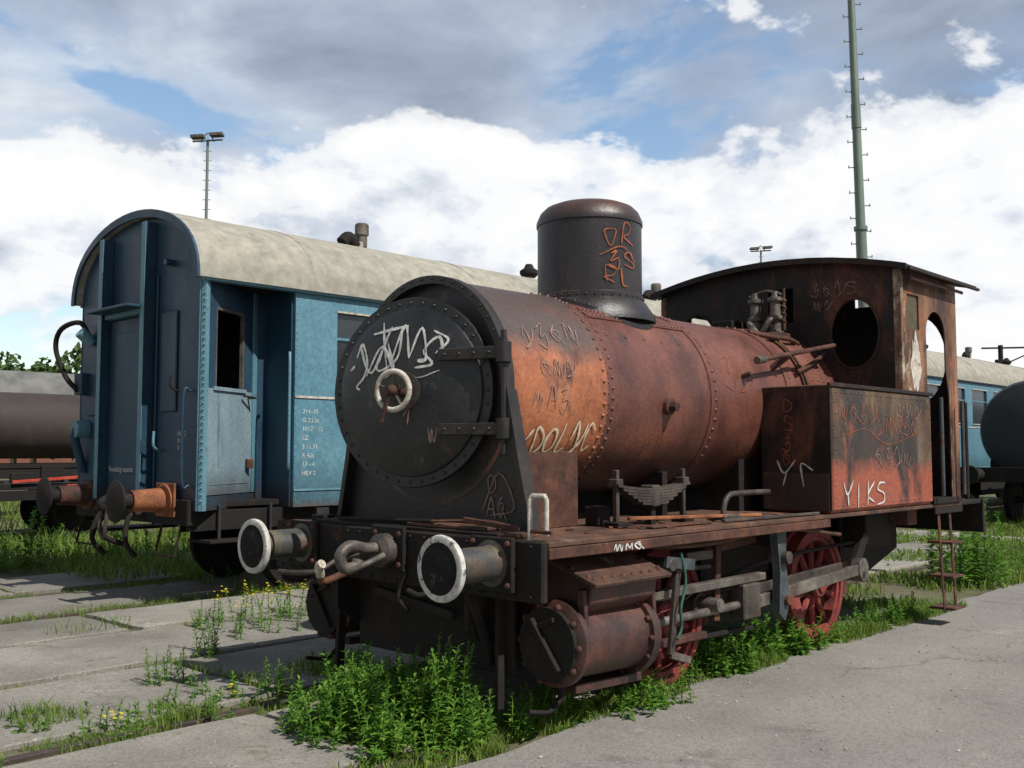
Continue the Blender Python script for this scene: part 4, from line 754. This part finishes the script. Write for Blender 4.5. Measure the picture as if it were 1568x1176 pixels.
# slabs
vs=[];fs=[]
def slab(pts,z):
    b0=len(vs); n=len(pts); c=Vector((sum(p[0] for p in pts)/n,sum(p[1] for p in pts)/n))
    for k,(dz,sh) in enumerate(((-.06,1.),(z-.008,1.),(z,.985))):
        for p in pts:
            q=c+(Vector(p)-c)*sh; vs.append(W(q[0],q[1],dz))
    for k in range(2):
        for i in range(n): j=(i+1)%n; fs.append((b0+k*n+i,b0+k*n+j,b0+(k+1)*n+j,b0+(k+1)*n+i))
    fs.append(tuple(range(b0+2*n,b0+3*n)))
joints=[]
def slabrow(t0,t1,sa,sb,step,off=0.,gap=.03,skew=0.):
    s=sa+off
    while s<sb:
        l=step*random.uniform(.85,1.15); g=gap*random.uniform(.6,1.6); sk=random.uniform(-.12,.12)
        j=lambda:random.uniform(-.022,.022)
        P=[]
        def ed(ax,ay,bx,by,n=7):
            for i in range(n):
                q=i/n; P.append((ax+(bx-ax)*q+j(),ay+(by-ay)*q+j()))
        x0,x1,y0,y1=s+g,s+l-g,t0+g,t1-g
        ed(x0,y0,x1,y0); ed(x1,y0,x1+sk,y1); ed(x1+sk,y1,x0+sk,y1); ed(x0+sk,y1,x0,y0)
        if random.random()>.04: slab(P,random.uniform(-.008,.008))
        joints.append(((s+l,t0),(s+l+sk,t1))); s+=l
    joints.append(((sa,t0),(sb,t0)))
slabrow(-.62,.60,-9,.1,2.2)
for a,b_ in ((-2.35,-.92),(-3.75,-2.40),(-4.95,-3.82)): slabrow(a,b_,-9,14,2.3,random.random())
slabrow(-6.45,-5.2,-9,2.6,2.2)
slabrow(-8.3,-6.85,-9,1.6,2.3)
world_mesh('concrete_paving',vs,fs,m_conc,False,True)
m_rail=M('old_rail',[(.3,(.04,.03,.026)),(.6,(.08,.06,.05)),(.8,(.13,.10,.08))],6,.7)
for nm,tc in (('railway_track',0.),('railway_track.001',TC),('railway_track.002',-20.2),('railway_track.003',-14.5)):
    frame(nm,10,tc)
    for sd in (-1,1):
        T=tc+.745*sd
        box('rail_head_%d'%sd,-14,70,T-.03,T+.03,-.04,-.008,m_rail,.004)
# ================================================================ VEGETATION
def blades(name,pts,mat,hmin,hmax,w,lean=.5):
    v=[];f=[]
    for (s,t,sc) in pts:
        p=W(s,t,-.03); h=random.uniform(hmin,hmax)*sc; a=random.uniform(0,6.283); ln=random.uniform(.1,lean)*h; b_=random.uniform(0,6.283)
        dx,dy=math.cos(a)*ln,math.sin(a)*ln; wx,wy=math.cos(b_)*w*sc**.5,math.sin(b_)*w*sc**.5; n=len(v)
        v+=[(p.x-wx,p.y-wy,p.z),(p.x+wx,p.y+wy,p.z),(p.x+dx*.35+wx*.8,p.y+dy*.35+wy*.8,p.z+h*.6),(p.x+dx*.35-wx*.8,p.y+dy*.35-wy*.8,p.z+h*.6),(p.x+dx,p.y+dy,p.z+h)]
        f+=[(n,n+1,n+2,n+3),(n+3,n+2,n+4)]
    return world_mesh(name,v,f,mat)
pts=[]
for (a,b_) in joints:
    l=math.hypot(b_[0]-a[0],b_[1]-a[1]); n=int(l*150)
    for i in range(n):
        q=random.random(); s=a[0]+(b_[0]-a[0])*q; t=a[1]+(b_[1]-a[1])*q
        if s<-6: continue
        d=noise.noise(Vector((s*.9,t*.9,3)))
        if d<-.08: continue
        pts.append((s+random.gauss(0,.035),t+random.gauss(0,.035),.5+1.0*max(0,d)))
def clump(n,s0,s1,t0,t1,thr,sc0,sc1,fq=1.2,seed=0,mn=None):
    for k in range(n):
        s=random.uniform(s0,s1); t=random.uniform(t0,t1)
        d=noise.noise(Vector((s*fq,t*fq,seed)))+.4*noise.noise(Vector((s*fq*3,t*fq*3,seed+5)))
        if d<thr: continue
        pts.append((s,t,random.uniform(sc0,sc1)*(1+.6*d)))
for T in (.82,.67,-.66,-.84,TC+.84,TC+.66,TC-.66,TC-.84):
    clump(4600,-7,6,T-.08,T+.08,-.2,.4,1.0,.8)
clump(11000,.2,7,.66,.98,-.2,.6,1.4,1.4,2)
clump(1800,-3,.2,.74,1.0,-.1,.4,1.0,1.4,2)
clump(7000,-1.2,2,-1.6,-.7,.12,.5,1.3,1.2,4)
clump(3500,-2,6,-5.0,-3.9,.16,.6,1.5,1.,6)
clump(6000,2,9,-4.5,-.9,.08,.6,1.5,.9,6)
blades('grass_in_joints',pts,m_grass,.035,.10,.0035,.9)
pts=[]
clump(34000,6.3,20,-4.6,.80,-.08,.7,1.2,.6,9); clump(22000,20,55,-4.6,.5,-.12,1.2,1.8,.4,9)
blades('grass_verge',pts,m_grass,.04,.12,.009,.9)
pts=[]
clump(16000,1.8,14,-13.,-7.0,-.35,.8,1.5,.5,12); clump(12000,-6,1.8,-13.,-9.2,-.35,.8,1.5,.5,12); clump(7000,2.6,9,-7,-4.9,-.1,.5,1.0,.8,14); clump(12000,-10,20,-30,-16,-.3,1.2,2.2,.5,12)
blades('grass_meadow',pts,m_grass,.07,.22,.009,.9)
def weeds(name,plants,mat,flowers=None):
    v=[];f=[];fv=[];ff=[]
    for (s,t,h,ls) in plants:
        p=W(s,t,-.03); a=random.uniform(0,6.28); ln=random.uniform(0,.28)*h; dx,dy=math.cos(a)*ln,math.sin(a)*ln
        n=len(v); w=.004
        for k in range(4):
            q=k/3; c=Vector((p.x+dx*q*q,p.y+dy*q*q,p.z+h*q)); v+=[c+Vector((w*(1-.6*q),0,0)),c+Vector((-w*.5,w*.8*(1-.6*q),0)),c+Vector((-w*.5,-w*.8*(1-.6*q),0))]
        for k in range(3):
            for j in range(3): f.append((n+3*k+j,n+3*k+(j+1)%3,n+3*k+3+(j+1)%3,n+3*k+3+j))
        nl=int(10+h*75); ph=random.uniform(0,6.28)
        for i in range(nl):
            q=.08+.92*(i+random.random()*.5)/nl; c=Vector((p.x+dx*q*q,p.y+dy*q*q,p.z+h*q)); ph+=2.4+random.uniform(-.4,.4)
            L_=ls*(1.15-.65*q)*random.uniform(.7,1.2); el=random.uniform(-.25,.55)+.5*q
            d=Vector((math.cos(ph)*math.cos(el),math.sin(ph)*math.cos(el),math.sin(el))); sx=Vector((-math.sin(ph),math.cos(ph),random.uniform(-.3,.3))).normalized(); up=Vector((0,0,1))
            wd=L_*random.uniform(.16,.24); n=len(v)
            m1=c+d*L_*.45+up*L_*.07
            v+=[c,m1+sx*wd,m1-up*wd*.35,m1-sx*wd,c+d*L_-up*L_*.12]
            f+=[(n,n+1,n+2),(n,n+2,n+3),(n+1,n+4,n+2),(n+2,n+4,n+3)]
        if flowers and random.random()<flowers:
            for k in range(7):
                c=Vector((p.x+dx,p.y+dy,p.z+h))+Vector((random.gauss(0,.03),random.gauss(0,.03),random.gauss(0,.025))); n=len(fv); r=.014
                for j in range(5): fv.append(c+Vector((math.cos(j*1.257)*r,math.sin(j*1.257)*r,random.uniform(-.005,.005))))
                ff.append(tuple(range(n,n+5)))
    o=world_mesh(name,v,f,mat)
    if fv:
        fo=world_mesh('blossoms',fv,ff,m_yellow); fo.parent=o
    return o
pl=[]
def inpoly(n,s0,s1,t0,t1,h0,h1,ls,fn=None):
    for i in range(n):
        s=random.uniform(s0,s1); t=random.uniform(t0,t1); 
        k=1.
        if fn:
            k=fn(s,t)
            if random.random()>k: continue
        pl.append((s,t,random.uniform(h0,h1)*(.55+.45*k),ls*random.uniform(.75,1.2)))
inpoly(400,-.30,.75,-.50,.90,.14,.38,.08,lambda s,t:max(0,1-((s-.24)/.56)**2*.8-((t-.22)/.75)**2*.7))
inpoly(50,.05,.55,-.2,.55,.30,.44,.075)
inpoly(16,.25,.5,.52,.66,.42,.58,.075)
inpoly(40,.55,1.3,.5,.92,.10,.28,.07)
inpoly(30,1.3,1.9,.85,1.15,.08,.22,.07)
weeds('nettle_clump',pl,m_weed); pl=[]
inpoly(240,1.9,7.,.62,.93,.10,.26,.07,lambda s,t:max(0,.5+1.2*noise.noise(Vector((s*1.1,t,2)))))
inpoly(90,2.6,4.0,.5,.95,.12,.34,.09)
inpoly(120,6.6,16,-2.5,.6,.06,.16,.07,lambda s,t:max(0,.3+1.2*noise.noise(Vector((s*.7,t,8)))))
weeds('trackside_weeds',pl,m_weed); pl=[]
for (s,t,n,h,r) in ((-.15,-1.05,20,.16,.18),(-.1,-1.7,12,.26,.09),(.6,-2.35,10,.34,.09),(-1.3,-1.35,24,.12,.25),(.3,-.95,12,.24,.10),(1.5,-2.9,16,.22,.25),(2.5,-3.2,26,.32,.3),(3.2,-2.3,30,.34,.35),(-.7,-.85,20,.14,.2),(1.,-1.3,16,.2,.18),(-1.9,-.85,14,.10,.2),(1.3,-3.6,10,.2,.18)):
    for i in range(n): pl.append((s+random.gauss(0,r),t+random.gauss(0,r),h*random.uniform(.5,1.1),.05))
weeds('wild_weeds',pl,m_weed,.04); pl=[]
for (s,t,n,h,r) in ((1.75,-3.55,16,.32,.22),(2.1,-3.1,8,.32,.2)):
    for i in range(n): pl.append((s+random.gauss(0,r),t+random.gauss(0,r),h*random.uniform(.7,1.1),.055))
weeds('ragwort_flowers',pl,m_weed,.8); pl=[]
inpoly(260,1.8,10,-10.5,-7.3,.25,.8,.12,lambda s,t:max(0,.35+1.2*noise.noise(Vector((s*.6,t*.6,4)))))
inpoly(190,-4,2,-11,-8.8,.4,1.1,.12,lambda s,t:max(0,.45+1.2*noise.noise(Vector((s*.6,t*.6,4)))))
inpoly(60,2.6,9,-7,-5,.10,.25,.08)
weeds('tall_weeds',pl,m_weed); pl=[]
for i in range(22): 
    pl.append((8.9+random.gauss(0,.25),.35+random.gauss(0,.2),random.uniform(.5,1.15),.12))
for i in range(14): pl.append((10.8+random.gauss(0,.9),.2+random.gauss(0,.3),random.uniform(.25,.45),.09))
weeds('tall_mugwort',pl,m_weed); pl=[]
v=[];f=[]; tv=[];tf=[]
def tree(x,y,h,rad,nl,ls):
    n=len(tv)
    for k,(z,r) in enumerate(((0,rad*.08),(h*.35,rad*.055),(h*.8,rad*.015))):
        for j in range(6): tv.append((x+r*math.cos(j*1.047),y+r*math.sin(j*1.047),z))
    for k in range(2):
        for j in range(6): tf.append((n+6*k+j,n+6*k+(j+1)%6,n+6*k+6+(j+1)%6,n+6*k+6+j))
    cl=[]
    for i in range(16):
        a=random.uniform(0,6.28); z=random.uniform(.25,.95); rr=rad*math.sin(math.pi*min(.95,z*.85+.1))*random.uniform(.3,.9)
        cl.append((x+rr*math.cos(a),y+rr*math.sin(a),h*z,rad*random.uniform(.25,.45)))
    for i in range(nl):
        c=random.choice(cl); d=Vector((random.gauss(0,1),random.gauss(0,1),random.gauss(0,1))).normalized()*c[3]*random.random()**.35
        p=Vector((c[0],c[1],c[2]))+d; a=Vector((random.gauss(0,1),random.gauss(0,1),random.gauss(0,1))).normalized(); b_=a.orthogonal().normalized(); n=len(v); s=ls*random.uniform(.6,1.3)
        v.extend([p+a*s,p+b_*s*.6,p-a*s,p-b_*s*.6]); f.append((n,n+1,n+2,n+3))
for i in range(46):
    ang=-38+i*1.75+random.uniform(-.5,.5); d=random.uniform(115,150); hh=random.uniform(7.,10.5) if ang>-24 else random.uniform(10.5,14)
    tree(math.sin(math.radians(ang))*d,math.cos(math.radians(ang))*d,hh,random.uniform(4.5,7),560,.55)
for (X,d,hh) in ((-.424,62,7.6),(-.475,75,7.8),(-.495,70,8.),(-.40,58,6.6)): tree(X*d,d,hh,3.2,1600,.26)
for i in range(50):
    ang=-40+i*1.62; d=150; x=math.sin(math.radians(ang))*d; y=math.cos(math.radians(ang))*d
    tree(x,y,5,7,260,.8)
to=world_mesh('distant_trees',v,f,m_tree); tr=world_mesh('trunks',tv,tf,m_bark); tr.parent=to
# ================================================================ SKY + LIGHT
sd_=Vector((R[0]*.643+.04*A[0],R[1]*.643+.04*A[1],.766)).normalized()
el=math.asin(sd_.z); az=math.atan2(sd_.x,sd_.y)
w=D.worlds.new('World'); SC.world=w; w.use_nodes=True; nt=w.node_tree; nt.nodes.clear()
out=nd(nt,'ShaderNodeOutputWorld'); sky=nd(nt,'ShaderNodeTexSky'); sky.sky_type='NISHITA'; sky.sun_disc=False; sky.sun_elevation=el; sky.sun_rotation=az; sky.air_density=1.3; sky.dust_density=.5; sky.ozone_density=2.5
bg=nd(nt,'ShaderNodeBackground'); bg.inputs[1].default_value=.15; nt.links.new(sky.outputs[0],bg.inputs[0])
tc=nd(nt,'ShaderNodeTexCoord').outputs['Generated']; sx=nd(nt,'ShaderNodeSeparateXYZ'); nt.links.new(tc,sx.inputs[0])
z=math_(nt,'MAXIMUM',sx.outputs[2],0.)
PA=mapg(nt,tc,(1,1,2.3),(2.3,.7,.4)); PB=mapg(nt,tc,(1,1,2.0),(7.1,3.2,1.)); 
n1=nz(nt,PA,3.0,12,.55,.35)
n2=nz(nt,PB,3.6,11,.56,.3)
cov=ramp(nt,math_(nt,'ADD',n1,mrange(nt,z,.30,.42,0.,.05)),[(.40,0.),(.47,.7),(.54,1.)],'EASE')
hi=mrange(nt,z,.18,.38,.06,-.02)
cc=ramp(nt,math_(nt,'ADD',n2,hi),[(.30,(.27,.32,.42)),(.42,(.37,.43,.55)),(.53,(.50,.57,.69)),(.64,(.70,.76,.84)),(.76,(.92,.94,.97))])
cum=nz(nt,mapg(nt,tc,(1,1,1.75),(4.4,1.9,.3)),4.2,15,.57,.12)
cumo=nz(nt,mapg(nt,tc,(1,1,1.75),(4.4+.012,1.9-.012,.3+.05)),4.2,15,.57,.12)
band=math_(nt,'MULTIPLY',mrange(nt,z,.02,.16,.45,1.),mrange(nt,z,.27,.38,1.,0.))
cm=math_(nt,'ADD',cum,math_(nt,'MULTIPLY',math_(nt,'SUBTRACT',band,.82),.24))
cmask=ramp(nt,cm,[(.46,0.),(.505,.8),(.56,1.)],'EASE')
lit=math_(nt,'ADD',math_(nt,'MULTIPLY',math_(nt,'SUBTRACT',cum,cumo),3.2),.64)
ccol=ramp(nt,lit,[(.12,(.50,.56,.66)),(.38,(.76,.81,.88)),(.58,(.96,.97,.99)),(.8,(1.,1.,1.))])
dim=math_(nt,'MULTIPLY',mrange(nt,z,.44,.85,1.,.40),mrange(nt,sx.outputs[1],-.5,.3,.6,1.))  # clouds dimmed overhead and behind the camera to cut ambient light
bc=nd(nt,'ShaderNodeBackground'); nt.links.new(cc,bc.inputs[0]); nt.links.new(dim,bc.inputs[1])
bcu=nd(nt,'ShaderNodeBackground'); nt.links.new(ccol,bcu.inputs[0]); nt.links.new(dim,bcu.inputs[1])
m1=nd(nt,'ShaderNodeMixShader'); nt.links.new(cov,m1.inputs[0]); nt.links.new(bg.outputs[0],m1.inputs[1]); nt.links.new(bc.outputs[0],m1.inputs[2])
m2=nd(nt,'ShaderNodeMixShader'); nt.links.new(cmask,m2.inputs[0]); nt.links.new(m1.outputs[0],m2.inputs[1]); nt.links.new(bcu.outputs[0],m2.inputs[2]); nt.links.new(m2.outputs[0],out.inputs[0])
sl=D.lights.new('sun','SUN'); sl.energy=5.; sl.angle=math.radians(.5); sl.color=(1,.955,.88); so_=D.objects.new('sun',sl); COL.objects.link(so_)
so_.rotation_euler=sd_.to_track_quat('Z','Y').to_euler(); so_.location=(10,-10,20)
cam=D.cameras.new('camera'); co=D.objects.new('camera',cam); COL.objects.link(co); co.location=(0,0,EYE)
cam.sensor_width=36; cam.lens=1538/1568*36; cam.clip_end=3000; co.rotation_euler=(math.radians(90)+math.atan(.0663),0,0)
SC.camera=co
SC.view_settings.view_transform='Standard'; SC.view_settings.look='None'; SC.view_settings.exposure=0
